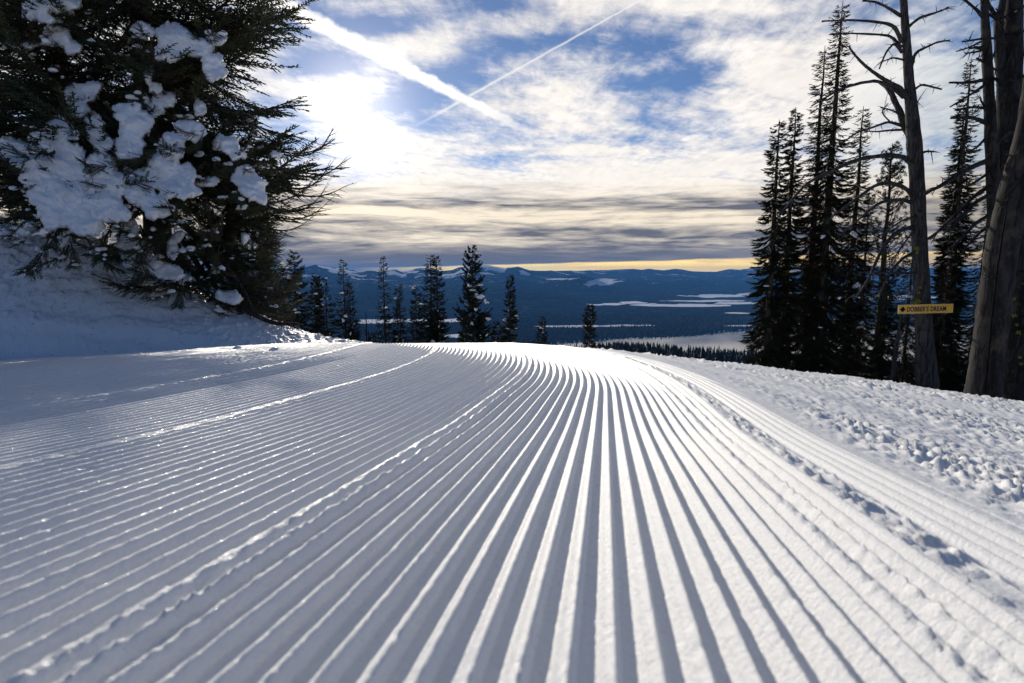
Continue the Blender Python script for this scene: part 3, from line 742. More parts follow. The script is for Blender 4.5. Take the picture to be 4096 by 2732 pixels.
def ico_lumps(items, r_):
    """cheap lumps: noisy icospheres, (centre, radii)"""
    import bmesh
    bm = bmesh.new(); bmesh.ops.create_icosphere(bm, subdivisions=2, radius=1.0)
    vs = np.array([v.co[:] for v in bm.verts]); fs = np.array([[v.index for v in f.verts] for f in bm.faces]); bm.free()
    mb = MB()
    for (c, r3) in items:
        o_ = r_.uniform(0, 50); k = 1 + .75 * (fbm(vs[:, 0] * 1.5 + o_, vs[:, 1] * 1.5 + vs[:, 2] * 1.3 + o_, 3, 5) - .5)
        v = vs * k[:, None] * np.asarray(r3)[None]
        v[:, 2] = np.where(v[:, 2] < 0, v[:, 2] * .55, v[:, 2])
        mb.add(v + np.asarray(c)[None], None, fs)
    return mb

def fir(px, py, D, hw, label, seed, name='fir_tree', dens=1.0, w=.022, mat='needle', r0=None, sparse=0.0, twin=None, snow=6, snow_r=.07, power=.85, per=6, tw=26, cheap=True, group=None, gap=.16, droop=1.0, sink=0.0, cat='tree', side=0.0, upturn=.25, rmin=.05, spots=(), ragged=.35, wf=1.42, el0=8):
    """px,py: where its top stands; D: metres ahead; hw: half width near the snow, in photo px"""
    r_ = np.random.default_rng(seed); top = P(px, py, D); z0 = gz(top[0], D) - sink
    H = top[2] - z0; Rm = hw / FPX * D * wf
    t = empty(name, (top[0], D, z0), label, cat, group)
    mb, pts, L = crown_mesh(H, Rm, r_, dens=dens, w=w, sparse_top=sparse, power=power, per=per, tw=tw, cheap=cheap, gap=gap, droop=droop, side=side, upturn=upturn, rmin=rmin, ragged=ragged, el0=el0)
    tb = trunk_mb(H, r0 or H * .011, r_)
    if twin:
        dxp, pyt = twin; top2 = P(px + dxp, pyt, D + .2); H2 = top2[2] - z0; off = (top2[0] - top[0], .2)
        mb2, pts2, L2 = crown_mesh(H2, Rm * .72, r_, dens=dens, w=w, sparse_top=sparse, power=power, per=per, tw=tw, cheap=cheap, gap=gap, droop=droop, off=off, upturn=upturn, rmin=rmin, ragged=ragged, el0=el0)
        t2 = trunk_mb(H2, (r0 or H * .011) * .85, r_, off=off)
        link('crown', mb2.mesh('crown', M[mat], False), t); link('trunk', t2.mesh('trunk', M['bark']), t)
    link('crown', mb.mesh('crown', M[mat], False), t); link('trunk', tb.mesh('trunk', M['bark']), t)
    items = []
    for _ in range(snow):
        i = r_.integers(len(L)); k = r_.integers(2, 6); p = pts[i, k]
        if p[1] > .1: continue
        s_ = snow_r * r_.uniform(.5, 1.3); items.append((p + (0, 0, s_ * .3), (s_ * r_.uniform(1, 1.7), s_, s_ * .6)))
    if items: o_ = link('snow_load', ico_lumps(items, r_).mesh('snow_load', M['pad']), t); o_['kind'] = 'stuff'
    for (sx, sy, srx, sry) in spots:
        items = []
        yy_ = D - Rm * .55 * max(0.2, min(1, (sy - py) / 300)); c = P(sx, sy, yy_) - np.array((top[0], D, z0)); k = yy_ / FPX
        for _ in range(6):
            items.append((c + r_.normal(0, .42, 3) * (srx * k, srx * k * .5, sry * k), np.array((srx * .62, srx * .5, sry * .62)) * k * r_.uniform(.7, 1.1)))
        link('snow_clump', ico_lumps(items, r_).mesh('snow_clump', M['pad']), t)
    return t

GC = 'firs standing just below the brow of the run'
spec = [
 # px, py, D, hw, kwargs, label
 (1175, 1008, 24, 78, dict(per=8, tw=30, power=.75, snow=16, snow_r=.10, spots=[(1152, 1110, 14, 13), (1135, 1060, 16, 12), (1193, 1172, 9, 5), (1158, 1239, 10, 6), (1180, 1238, 7, 6), (1120, 1235, 16, 24)]), 'broad dark fir with snow clumps, leftmost in the row beyond the brow'),
 (1112, 1052, 22, 60, dict(per=8, snow=8, snow_r=.12, spots=[(1130, 1050, 14, 10)]), 'dark fir half hidden behind the bare branch tips of the big fir'),
 (1258, 1096, 27, 40, dict(twin=(13, 1104), snow=6), 'narrow double topped fir right of the broad snowy fir'),
 (1300, 1114, 25, 48, dict(dens=.6, tw=22, snow=5, power=.9), 'small fir with layered limbs and a blunt top'),
 (1372, 1040, 25, 62, dict(sparse=.6, power=1.0, twin=(26, 1150), snow=10, snow_r=.07, dens=.9, spots=[(1383, 1267, 6, 8), (1372, 1281, 5, 7), (1403, 1335, 4, 6)]), 'thin crowned fir with a ragged grey top and fuller skirt'),
 (1532, 1022, 26, 42, dict(sparse=.75, power=.9, snow=6, dens=.8, tw=18), 'fir with a dead spindly tip, right of the small dead stub'),
 (1597, 1142, 28, 36, dict(twin=(-10, 1150), sparse=.5, snow=5, dens=.8, spots=[(1580, 1192, 6, 5)]), 'short sparse fir with a snow dab near its top'),
 (1662, 1152, 26, 44, dict(snow=8, per=7, spots=[(1656, 1153, 10, 6)]), 'squat fir capped with a little snow between two taller ones'),
 (1722, 1020, 26, 66, dict(twin=(24, 1024), sparse=.45, snow=12, per=7, power=.8, spots=[(1732, 1367, 9, 9), (1755, 1307, 4, 4)]), 'tall double trunked fir in the middle of the row'),
 (1890, 985, 25, 86, dict(per=6, tw=34, dens=.75, w=.034, power=.85, snow=10, snow_r=.12, upturn=.35, spots=[(1897, 1008, 15, 14), (1920, 1190, 19, 13), (1877, 1106, 8, 12), (1944, 1208, 8, 9), (1952, 1275, 10, 8), (1902, 1240, 7, 6), (1885, 1295, 12, 7)]), 'tallest full green fir with a lump of snow in its top'),
 (1862, 1268, 24, 30, dict(snow=3), 'low sapling fir at the left foot of the tallest fir'),
 (1990, 1290, 25, 46, dict(snow=4, per=7), 'low bushy fir between the tallest fir and the slim one'),
 (2040, 1103, 25, 36, dict(snow=10, per=7, power=.75, spots=[(2021, 1278, 9, 6), (2048, 1372, 12, 7)]), 'slim pointed fir to the right of the tallest fir'),
 (2168, 1270, 26, 28, dict(snow=8, spots=[(2172, 1330, 5, 4)], power=.8), 'tiny lone fir peeping over the brow'),
 (2360, 1222, 24, 32, dict(snow=6, per=8, power=.6, tw=24, spots=[(2350, 1392, 10, 5)]), 'lone dense small fir in front of the lake'),
 (1490, 1338, 26, 24, dict(snow=1), 'knee high fir sapling beside the dead stub'),
]
for i, (px, py, D, hw, kw, lab) in enumerate(spec):
    kw = dict(kw); kw['per'] = kw.get('per', 6) + 2; kw.setdefault('w', .017); kw['power'] = kw.get('power', .85) * .68; kw.setdefault('rmin', .10); kw.setdefault('upturn', .16); kw['tw'] = int(kw.get('tw', 26) * 1.3); fir(px, py, D, hw, lab, 100 + i, group=GC, **kw)

def px_tube(mb, pts, D, r, k=6, dd=None, base=None, wob=.15):
    """limb through points given along sight lines, at its own distance"""
    n = len(pts); Ds = np.full(n, D) if np.isscalar(D) else np.asarray(D)
    q = np.array([P(a, b_, Ds[i]) for i, (a, b_) in enumerate(pts)])
    # subdivide smoothly
    m = (n - 1) * 4 + 1; s0 = np.arange(n); s1 = np.linspace(0, n - 1, m)
    qq = np.stack([np.interp(s1, s0, q[:, j]) for j in range(3)], -1)
    for _ in range(2): qq[1:-1] = (qq[:-2] + 2 * qq[1:-1] + qq[2:]) / 4
    rr = np.interp(s1, np.linspace(0, n - 1, len(r)), r) if not np.isscalar(r) else np.full(m, r)
    if base is not None: qq = qq - base
    mb.tube(qq, rr, k, wob=wob); return qq, rr
def stubs(mb, qq, rr, r_, n, ln=.12):
    for _ in range(n):
        i = r_.integers(2, len(qq) - 1); d = qq[min(i + 1, len(qq) - 1)] - qq[i - 1]; d = d / (np.linalg.norm(d) + 1e-9)
        v = r_.normal(size=3); v = v - d * v.dot(d) * .6; v /= np.linalg.norm(v); L_ = ln * r_.uniform(.3, 1.2)
        a = qq[i]; mb.tube(np.array([a, a + v * L_ * .5, a + v * L_ + np.array((0, 0, -.1)) * L_]), np.array([1, .7, .35]) * min(rr[i] * .55, .009), 4)

# little dead stub in the row
r_ = np.random.default_rng(3)
b0 = P(1465, 1372, 26); b0[2] = gz(b0[0], 26)
t = empty('dead_stub', tuple(b0), 'thin bare dead pole with one bent side limb, among the firs below the brow', 'dead tree')
mb = MB(); px_tube(mb, [(1466, 1430), (1466, 1372), (1465, 1300), (1463, 1240)], 26, [.045, .04, .03, .008], base=b0); link('trunk', mb.mesh('trunk', M['snag_dark']), t)
mb = MB(); px_tube(mb, [(1464, 1345), (1456, 1315), (1450, 1300), (1448, 1275)], 26, [.015, .012, .01, .005], base=b0); link('branch', mb.mesh('branch', M['snag_dark']), t)
mb = MB(); px_tube(mb, [(1474, 1430), (1474, 1372), (1473, 1322)], 26, [.04, .04, .03], base=b0); link('trunk', mb.mesh('trunk', M['snag_dark']), t)

# ------------------------------------------------------------------ right-hand grove
GR = 'firs of the grove on the right'
rs = [
 (3118, 478, 15, 118, dict(twin=(66, 428), per=8, tw=34, power=.72, snow=20, snow_r=.05, side=-.05, r0=.11, rmin=.10, spots=[(3190, 630, 12, 7), (3225, 608, 7, 5), (3178, 1085, 18, 7)]), 'fir_tree', 'needle', 'tall double topped fir at the left edge of the grove'),
 (3368, 5, 15, 140, dict(per=8, tw=34, power=.8, snow=22, snow_r=.05, sparse=.45, r0=.15, rmin=.14, spots=[(3355, 712, 10, 7), (3290, 945, 9, 9)]), 'fir_tree', 'needle', 'tallest fir of the grove, its thin top reaching the upper edge'),
 (3300, 182, 15.6, 105, dict(per=6, tw=28, power=.7, snow=4, sparse=.55, r0=.12, rmin=.16), 'fir_tree', 'needle_red', 'fir with drooping rusty brown top left of the tallest fir'),
 (3452, 424, 16.5, 112, dict(per=7, tw=30, power=.7, snow=16, snow_r=.06, sparse=.3, r0=.13, rmin=.12, spots=[(3415, 940, 12, 15), (3488, 932, 7, 7), (3428, 1145, 14, 18), (3442, 1300, 12, 14)]), 'fir_tree', 'needle', 'slender blunt topped fir behind the tallest fir'),
 (3888, 232, 15.5, 120, dict(twin=(-30, 420), per=7, tw=34, power=.75, snow=14, snow_r=.06, sparse=.35, r0=.13, rmin=.10, spots=[(3912, 725, 13, 14), (3905, 940, 5, 6)]), 'fir_tree', 'needle', 'feathery pointed fir between the sign snag and the grey snags'),
 (3255, 900, 19, 120, dict(per=7, tw=24, snow=20, snow_r=.07), 'fir_tree', 'needle', 'lower fir filling the gap behind the two tall left firs'),
 (3480, 760, 20, 130, dict(per=8, tw=24, snow=20, snow_r=.07), 'fir_tree', 'needle', 'dark fir deep in the grove behind the rusty one'),
 (3660, 930, 19, 130, dict(per=8, tw=26, snow=12, snow_r=.07), 'fir_tree', 'needle', 'dark low fir directly behind the yellow sign'),
 (3800, 1010, 15, 105, dict(per=7, tw=26, snow=8, snow_r=.06), 'fir_tree', 'needle', 'low fir right of the yellow sign with snow dabs'),
 (3960, 760, 17, 130, dict(per=8, tw=26, snow=8, snow_r=.06), 'fir_tree', 'needle', 'dark fir behind the leaning grey snag'),
 (4120, 640, 15, 150, dict(per=8, tw=26, snow=6, snow_r=.06), 'fir_tree', 'needle', 'dark fir at the right edge behind the grey snags'),
 (3560, 1020, 16, 90, dict(per=8, tw=26, snow=12, snow_r=.06), 'fir_tree', 'needle', 'short fir under the arched dead limbs'),
]
for i, (px, py, D, hw, kw, nm, mt, lab) in enumerate(rs):
    fir(px, py, D, hw, lab, 200 + i, name=nm, mat=mt, group=GR, w=.0095, gap=.12, wf=1.16, el0=-4, **{**kw, 'tw': int(kw['tw'] * (1.9 if D < 16.6 else 1.2)), 'upturn': .06})

def pine(px, py, D, hw, label, seed):
    r_ = np.random.default_rng(seed); top = P(px, py, D); z0 = gz(top[0], D); H = top[2] - z0; Rm = hw / FPX * D
    t = empty('pine_tree', (top[0], D, z0), label, 'tree')
    mb = MB(); lb = MB(); n = 150
    for i in range(n):
        zt = r_.uniform(.18, .99); L = (Rm * min(1, (1 - zt) * 2.0 + .14)) * r_.uniform(.55, 1.05); a = r_.uniform(0, 2 * math.pi)
        s_ = np.linspace(0, 1, 5); pts = rot_z(np.stack([L * s_, .1 * L * r_.normal() * s_ ** 2, L * (.15 * s_ + .55 * s_ ** 2)], -1), a) + (0, 0, zt * H)
        lb.tube(pts, np.linspace(.018, .006, 5), 4)
        cs = [pts[4], pts[3] + r_.normal(0, .04, 3), pts[3] + r_.normal(0, .09, 3), pts[2] + r_.normal(0, .10, 3), pts[4] + r_.normal(0, .07, 3)]
        for c in cs:
            m_ = 26; v = r_.normal(size=(m_, 3)) + (pts[4] - pts[2]) / (L + .01) * .8; v /= np.linalg.norm(v, axis=1)[:, None]
            mb.blades(c + v * .01, c + v * r_.uniform(.05, .085, (m_, 1)), .006)
    link('crown', mb.mesh('crown', M['needle_pine'], False), t); link('limbs', lb.mesh('limbs', M['bark']), t)
    link('trunk', trunk_mb(H, .12, r_).mesh('trunk', M['bark']), t)
    return t
pine(3572, 572, 16, 120, 'bushy pine with upswept tufted limbs behind the sign snag', 301)

def emat(name, col, rough=.5):
    m = bpy.data.materials.new(name); m.use_nodes = True; b = m.node_tree.nodes['Principled BSDF']
    b.inputs['Base Color'].default_value = (*col, 1); b.inputs['Roughness'].default_value = rough; b.inputs['Specular IOR Level'].default_value = 0.1; return m
# ------------------------------------------------------------------ the grey snags
def zc2(p): return (p[0] / .98 + 2900, p[1] / .98)
def zc3(p): return (p[0] / 1.568 + 3600, p[1] / 1.568)
def snag(label, base_px, D, trunks, limbs, conv, mat, seed, name='dead_snag', stub=10, lichens=()):
    r_ = np.random.default_rng(seed); b0 = P(base_px[0], base_px[1], D)
    t = empty(name, tuple(b0), label, 'dead tree')
    for (pts, rad) in trunks:
        mb = MB(); p = [conv(q) for q in pts]
        qq, rr = px_tube(mb, p, D, [a / FPX * D for a in rad], 14, base=b0, wob=.10)
        stubs(mb, qq, rr * 2.2, r_, stub, .16)
        link('trunk', mb.mesh('trunk', M[mat]), t)
    for (pts, ra, rb, dd) in limbs:
        mb = MB(); p = [conv(q) for q in pts]; n = len(p)
        Ds = D + dd * np.linspace(0, 1, n) ** 1.0 + np.concatenate([[0], r_.normal(0, .05, n - 1)])
        qq, rr = px_tube(mb, p, Ds, [ra / FPX * D, (ra * .45 + rb * .55) / FPX * D, rb / FPX * D], 7, base=b0, wob=.3)
        stubs(mb, qq, rr, r_, int(3 + len(p) * 1.6), .14)
        # forked ends
        e = qq[-1]; d = qq[-1] - qq[-4]; d /= np.linalg.norm(d) + 1e-9
        for _ in range(2):
            v = d + r_.normal(0, .35, 3); mb.tube(np.array([qq[-3], qq[-3] + v * .10, qq[-3] + v * .22 + (0, 0, -.02)]), np.array([.8, .6, .3]) * rr[-1], 4)
        link('branch', mb.mesh('branch', M[mat]), t)
    if lichens:
        mb = MB()
        for (a, b_, s_) in lichens:
            c = P(a, b_, D - .22) - b0
            v = r_.normal(size=(40, 3)); v /= np.linalg.norm(v, axis=1)[:, None]
            mb.blades(c + v * .01, c + v * (s_ / FPX * D) * r_.uniform(.5, 1.1, (40, 1)), .006)
        link('lichen', mb.mesh('lichen', M['lichen'], False), t)
    return t
L1 = [
 ([(690, 62), (640, 30), (590, 6), (540, 3)], 6, 3, -.5), ([(692, 165), (670, 110), (640, 92), (560, 82), (480, 78), (380, 83)], 8, 2.5, -.8),
 ([(692, 185), (650, 140), (600, 135), (490, 130), (430, 134)], 6, 2.5, .6), ([(712, 385), (690, 345), (640, 320), (590, 290), (540, 250), (500, 205), (488, 185)], 9, 3, -1.0),
 ([(700, 380), (660, 345), (600, 315), (530, 325), (450, 350), (390, 385), (340, 415)], 8, 2.5, -1.4), ([(740, 555), (705, 495), (682, 430), (655, 370), (630, 335)], 17, 8, .5),
 ([(700, 495), (640, 475), (580, 500), (510, 520), (440, 580)], 6, 2, -.6), ([(705, 508), (650, 510), (590, 517), (545, 512)], 5, 2, .6),
 ([(732, 645), (700, 612), (620, 610), (540, 620), (480, 640), (400, 680), (340, 705), (290, 750), (250, 800), (215, 845)], 10, 3, -2.2),
 ([(735, 765), (700, 730), (640, 715), (590, 725), (540, 760), (490, 800), (430, 840), (400, 870)], 9, 3, -1.6),
 ([(738, 795), (690, 782), (610, 790), (560, 830), (500, 880), (450, 925)], 8, 2.5, -1.2),
 ([(738, 890), (690, 900), (650, 930), (620, 970), (590, 1030), (570, 1080), (540, 1130), (515, 1165)], 9, 3, -1.5),
 ([(744, 988), (700, 1010), (660, 1050), (630, 1100), (610, 1150)], 7, 2.5, -1.3), ([(750, 1072), (690, 1070), (620, 1070), (560, 1065), (530, 1070)], 5, 2, -.9),
 ([(745, 898), (720, 930), (690, 970), (650, 1030)], 5, 2, -.8), ([(714, 110), (760, 70), (810, 55), (850, 42), (875, 27)], 6, 2.5, -.4),
 ([(728, 270), (745, 205), (790, 185), (830, 165), (880, 158)], 7, 2.5, .4), ([(742, 352), (770, 330), (810, 340), (850, 350)], 5, 3, -.3), ([(770, 600), (795, 592), (820, 595)], 5, 3, -.3),
 ([(578, 1070), (583, 1120), (586, 1180)], 3, 1.5, -.2), ([(694, 205), (665, 165), (630, 205), (605, 270)], 6, 2.5, -.4), ([(702, 235), (660, 225), (620, 240)], 4, 2, -.5),
 ([(742, 420), (750, 405), (758, 395)], 3, 2, -.2), ([(650, 480), (610, 440), (640, 405)], 3, 1.5, -.3), ([(690, 450), (650, 430), (610, 422)], 4, 2, -.5),
 ([(770, 760), (840, 735), (900, 700), (960, 665), (1020, 640)], 6, 3, .8), ([(790, 940), (840, 905), (900, 860), (960, 820)], 5, 2.5, .8), ([(760, 845), (700, 860), (640, 900), (615, 930)], 4, 2, -.8), ([(756, 1215), (715, 1195), (690, 1200)], 4, 2, -.4)]
s1 = snag('tall grey dead tree with arched bare limbs carrying the yellow sign', (3712, 1530), 12.5,
     [([(800, 1600), (792, 1500), (783, 1350), (775, 1200), (768, 1050), (760, 900), (752, 700), (742, 560), (733, 450), (722, 320), (712, 180), (703, 60), (697, -40), (690, -200)], [46, 40, 33, 29, 28, 27, 26, 27, 22, 17, 15, 13, 12, 6])],
     L1, zc2, 'snag', 31, stub=26, lichens=[(3666, 995, 12), (3672, 1208, 14), (3670, 1250, 9), (3668, 1010, 8), (3682, 1150, 7), (3676, 1170, 5), (3658, 1212, 9)])
L2 = [
 ([(530, 240), (470, 250), (390, 262)], 5, 2.5, -.6), ([(505, 262), (430, 300), (355, 322)], 4, 2, -.8), ([(505, 320), (450, 330), (408, 335)], 4, 2.5, -.4), ([(520, 110), (480, 60), (440, 28), (400, -5)], 6, 4, -.3),
 ([(530, 300), (500, 302), (470, 297)], 10, 5, -.5), ([(535, 500), (430, 520), (310, 518)], 8, 3, -.9), ([(535, 530), (450, 590), (315, 670)], 6, 2.5, -1.0), ([(548, 680), (460, 670), (350, 690)], 6, 3, -.8),
 ([(545, 770), (450, 735), (320, 740)], 9, 4, -1.0), ([(550, 850), (480, 930), (400, 960), (340, 985)], 5, 2, -.9), ([(560, 1000), (430, 1050), (300, 1130), (160, 1220)], 9, 3, -1.4), ([(565, 1080), (460, 1150), (350, 1200)], 6, 2.5, -1.0),
 ([(570, 1160), (450, 1240), (380, 1320), (290, 1400), (190, 1500)], 8, 3, -1.5), ([(590, 1210), (480, 1260), (380, 1370), (270, 1470)], 9, 3, -1.6), ([(590, 1330), (470, 1400), (380, 1500), (310, 1568)], 8, 3, -1.6), ([(590, 1400), (520, 1440), (420, 1540), (380, 1600)], 7, 3, -1.2),
 ([(545, 240), (600, 240), (650, 270), (680, 268)], 5, 2.5, .4), ([(548, 80), (600, 120), (650, 160)], 5, 3, -.3), ([(560, 490), (620, 500), (640, 560)], 7, 4, -.4), ([(545, 680), (520, 650), (505, 625)], 5, 3, -.3), ([(520, 385), (500, 375), (482, 365)], 5, 3, -.2), ([(575, 350), (590, 340), (592, 330)], 4, 3, .1)]
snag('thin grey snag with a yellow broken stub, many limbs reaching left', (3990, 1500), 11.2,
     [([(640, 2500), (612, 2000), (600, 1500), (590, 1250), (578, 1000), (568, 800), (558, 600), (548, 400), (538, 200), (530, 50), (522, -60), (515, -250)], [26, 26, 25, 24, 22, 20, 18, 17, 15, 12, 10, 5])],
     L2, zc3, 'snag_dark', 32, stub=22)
L3 = [([(700, 100), (750, 60), (800, 20)], 9, 4, -.5), ([(715, 240), (770, 200), (830, 140)], 7, 3, -.5), ([(740, 350), (800, 340)], 5, 3, -.3), ([(735, 490), (790, 470)], 6, 3, -.4), ([(640, 150), (600, 100), (560, 40), (540, -10)], 9, 5, -.4), ([(640, 470), (610, 440), (590, 430)], 6, 3, -.5),
      ([(700, 130), (660, 110), (600, 55)], 5, 2, -.4), ([(740, 800), (700, 830), (640, 870), (620, 900)], 6, 3, -.7), ([(690, 890), (740, 860), (780, 850)], 10, 5, -.6), ([(720, 640), (780, 620)], 5, 3, -.4)]
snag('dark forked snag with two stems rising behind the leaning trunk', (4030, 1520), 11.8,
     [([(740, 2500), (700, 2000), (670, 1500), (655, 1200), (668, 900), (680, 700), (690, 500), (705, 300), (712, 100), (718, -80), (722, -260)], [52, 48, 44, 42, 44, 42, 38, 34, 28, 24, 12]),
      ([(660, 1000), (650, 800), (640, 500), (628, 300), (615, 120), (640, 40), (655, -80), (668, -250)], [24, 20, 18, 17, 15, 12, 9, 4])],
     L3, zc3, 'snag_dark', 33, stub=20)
L4 = [([(1120, 700), (1105, 650), (1125, 615), (1160, 605)], 12, 6, -.3), ([(1085, 815), (1080, 800), (1090, 790)], 6, 4, -.2), ([(1060, 1080), (1048, 1088), (1030, 1092)], 7, 3, -.3)]
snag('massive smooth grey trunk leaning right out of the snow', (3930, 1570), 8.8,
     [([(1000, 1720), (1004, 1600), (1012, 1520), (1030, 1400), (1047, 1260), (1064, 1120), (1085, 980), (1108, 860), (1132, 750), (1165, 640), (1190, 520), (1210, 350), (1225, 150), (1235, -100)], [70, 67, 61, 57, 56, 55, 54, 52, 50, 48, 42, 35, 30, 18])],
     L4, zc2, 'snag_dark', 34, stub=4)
mb = MB(); px_tube(mb, [zc2(q) for q in ((1112, 760), (1098, 860), (1078, 980), (1062, 1100), (1046, 1240), (1034, 1380), (1026, 1480), (1020, 1560))], 8.8 - .205, [.004, .011, .014, .012, .015, .012, .006], 6, base=P(3930, 1570, 8.8), wob=.5)  # dark tube proud of the wood, standing in for the shade inside a crack
S3 = [o for o in sc.objects if o.get('label', '').startswith('massive smooth')][0]; link('drawn_crack', mb.mesh('drawn_crack', emat('crack_shade', (.004, .004, .004), .9)), S3)
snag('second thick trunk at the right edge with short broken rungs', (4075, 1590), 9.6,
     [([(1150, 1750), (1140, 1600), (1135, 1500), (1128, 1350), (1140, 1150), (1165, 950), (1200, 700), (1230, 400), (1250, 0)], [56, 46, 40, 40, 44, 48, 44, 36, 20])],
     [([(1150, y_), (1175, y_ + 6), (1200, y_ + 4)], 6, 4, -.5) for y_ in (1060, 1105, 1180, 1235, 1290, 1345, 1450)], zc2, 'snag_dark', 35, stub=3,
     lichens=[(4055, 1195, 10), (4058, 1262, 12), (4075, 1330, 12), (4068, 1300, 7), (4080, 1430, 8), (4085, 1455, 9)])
snag('slim pale dead pole leaning right at the grove edge', (3575, 1500), 13.2,
     [([(655, 1530), (662, 1440), (672, 1360), (684, 1280), (692, 1230)], [9, 8, 7, 5, 3])], [([(670, 1370), (655, 1372), (640, 1370)], 2, 1, -.2)], zc2, 'snag', 36, stub=6)

# ------------------------------------------------------------------ yellow trail sign
SD = 12.05; c0 = (P(3595, 1222, SD) + P(3811, 1249, SD)) / 2; c0 = (P(3595, 1238, SD) + P(3811, 1233, SD)) / 2
k = SD / FPX / math.cos(0.0); Wd = 216 * k; Hd = 33.5 * k
s = empty('trail_sign', tuple(c0), 'long yellow wooden trail sign with purple lettering nailed to the grey snag', 'sign'); s.rotation_euler = (0, R(-1.35), 0)
def box(mb, x0, x1, y0, y1, z0, z1):
    v = [(a, b_, c) for a in (x0, x1) for b_ in (y0, y1) for c in (z0, z1)]
    mb.add(v, [(0, 1, 3, 2), (4, 6, 7, 5), (0, 4, 5, 1), (2, 3, 7, 6), (0, 2, 6, 4), (1, 5, 7, 3)])
m, b, o, pos = new_mat('sign_yellow')
setin(b, 'Base Color', mixc(noise(o, 30, 6, .7).smooth(.62, .72) * .5, (1.0, 0.56, 0.02), (0.75, 0.40, 0.03))); setin(b, 'Roughness', .45)
mb = MB(); box(mb, -Wd / 2, Wd / 2, 0, .018, -Hd / 2, Hd / 2); link('board', mb.mesh('board', m, False), s)
mb = MB(); e = .006
box(mb, -Wd / 2 - e, Wd / 2 + e, -.004, .020, Hd / 2, Hd / 2 + e); box(mb, -Wd / 2 - e, Wd / 2 + e, -.004, .020, -Hd / 2 - e, -Hd / 2)
box(mb, -Wd / 2 - e, -Wd / 2, -.004, .020, -Hd / 2, Hd / 2); box(mb, Wd / 2, Wd / 2 + e, -.004, .020, -Hd / 2, Hd / 2)
link('border', mb.mesh('border', emat('sign_edge', (0.75, 0.68, 0.50)), False), s)
mb = MB(); dc = (3611 - 3703) * k; dr = 11.3 * k
mb.add([(dc - dr, -.004, 0), (dc, -.004, -dr), (dc + dr, -.004, 0), (dc, -.004, dr), (dc - dr, 0.001, 0), (dc, 0.001, -dr), (dc + dr, 0.001, 0), (dc, 0.001, dr)], [(0, 1, 2, 3), (0, 4, 5, 1), (1, 5, 6, 2), (2, 6, 7, 3), (3, 7, 4, 0)])
link('black_diamond', mb.mesh('black_diamond', emat('sign_black', (0.01, 0.01, 0.01)), False), s)
cu = bpy.data.curves.new('lettering', 'FONT'); cu.body = "DOBBER'S DREAM"; cu.size = 1.0; cu.extrude = .02; cu.offset = .030; cu.align_x = 'CENTER'; cu.align_y = 'CENTER'; cu.space_character = 1.12
tmp = bpy.data.objects.new('lt', cu); C.objects.link(tmp); dg = bpy.context.evaluated_depsgraph_get()
tm = bpy.data.meshes.new_from_object(tmp.evaluated_get(dg)); bpy.data.objects.remove(tmp); tm.name = 'lettering'
co = np.array([v.co[:] for v in tm.vertices]); x0, x1 = co[:, 0].min(), co[:, 0].max(); y0, y1 = co[:, 1].min(), co[:, 1].max()
fx = 156 * k / (x1 - x0); fy = 20.5 * k / (y1 - y0)
for v, c in zip(tm.vertices, co): v.co = ((c[0] - (x0 + x1) / 2) * fx + (3706 - 3703) * k, -.002 - c[2] * .1, (c[1] - (y0 + y1) / 2) * fy)
tm.materials.clear(); tm.materials.append(emat('sign_purple', (0.07, 0.012, 0.13)))
link('lettering', tm, s)
mb = MB()
for a in (-10, 12): mb.tube(np.array([(a * k, .0, Hd * .30), (a * k, -.008, Hd * .30)]), [.006, .005], 8)
link('nail_heads', mb.mesh('nail_heads', emat('nail_steel', (.12, .11, .10), .4)), s)

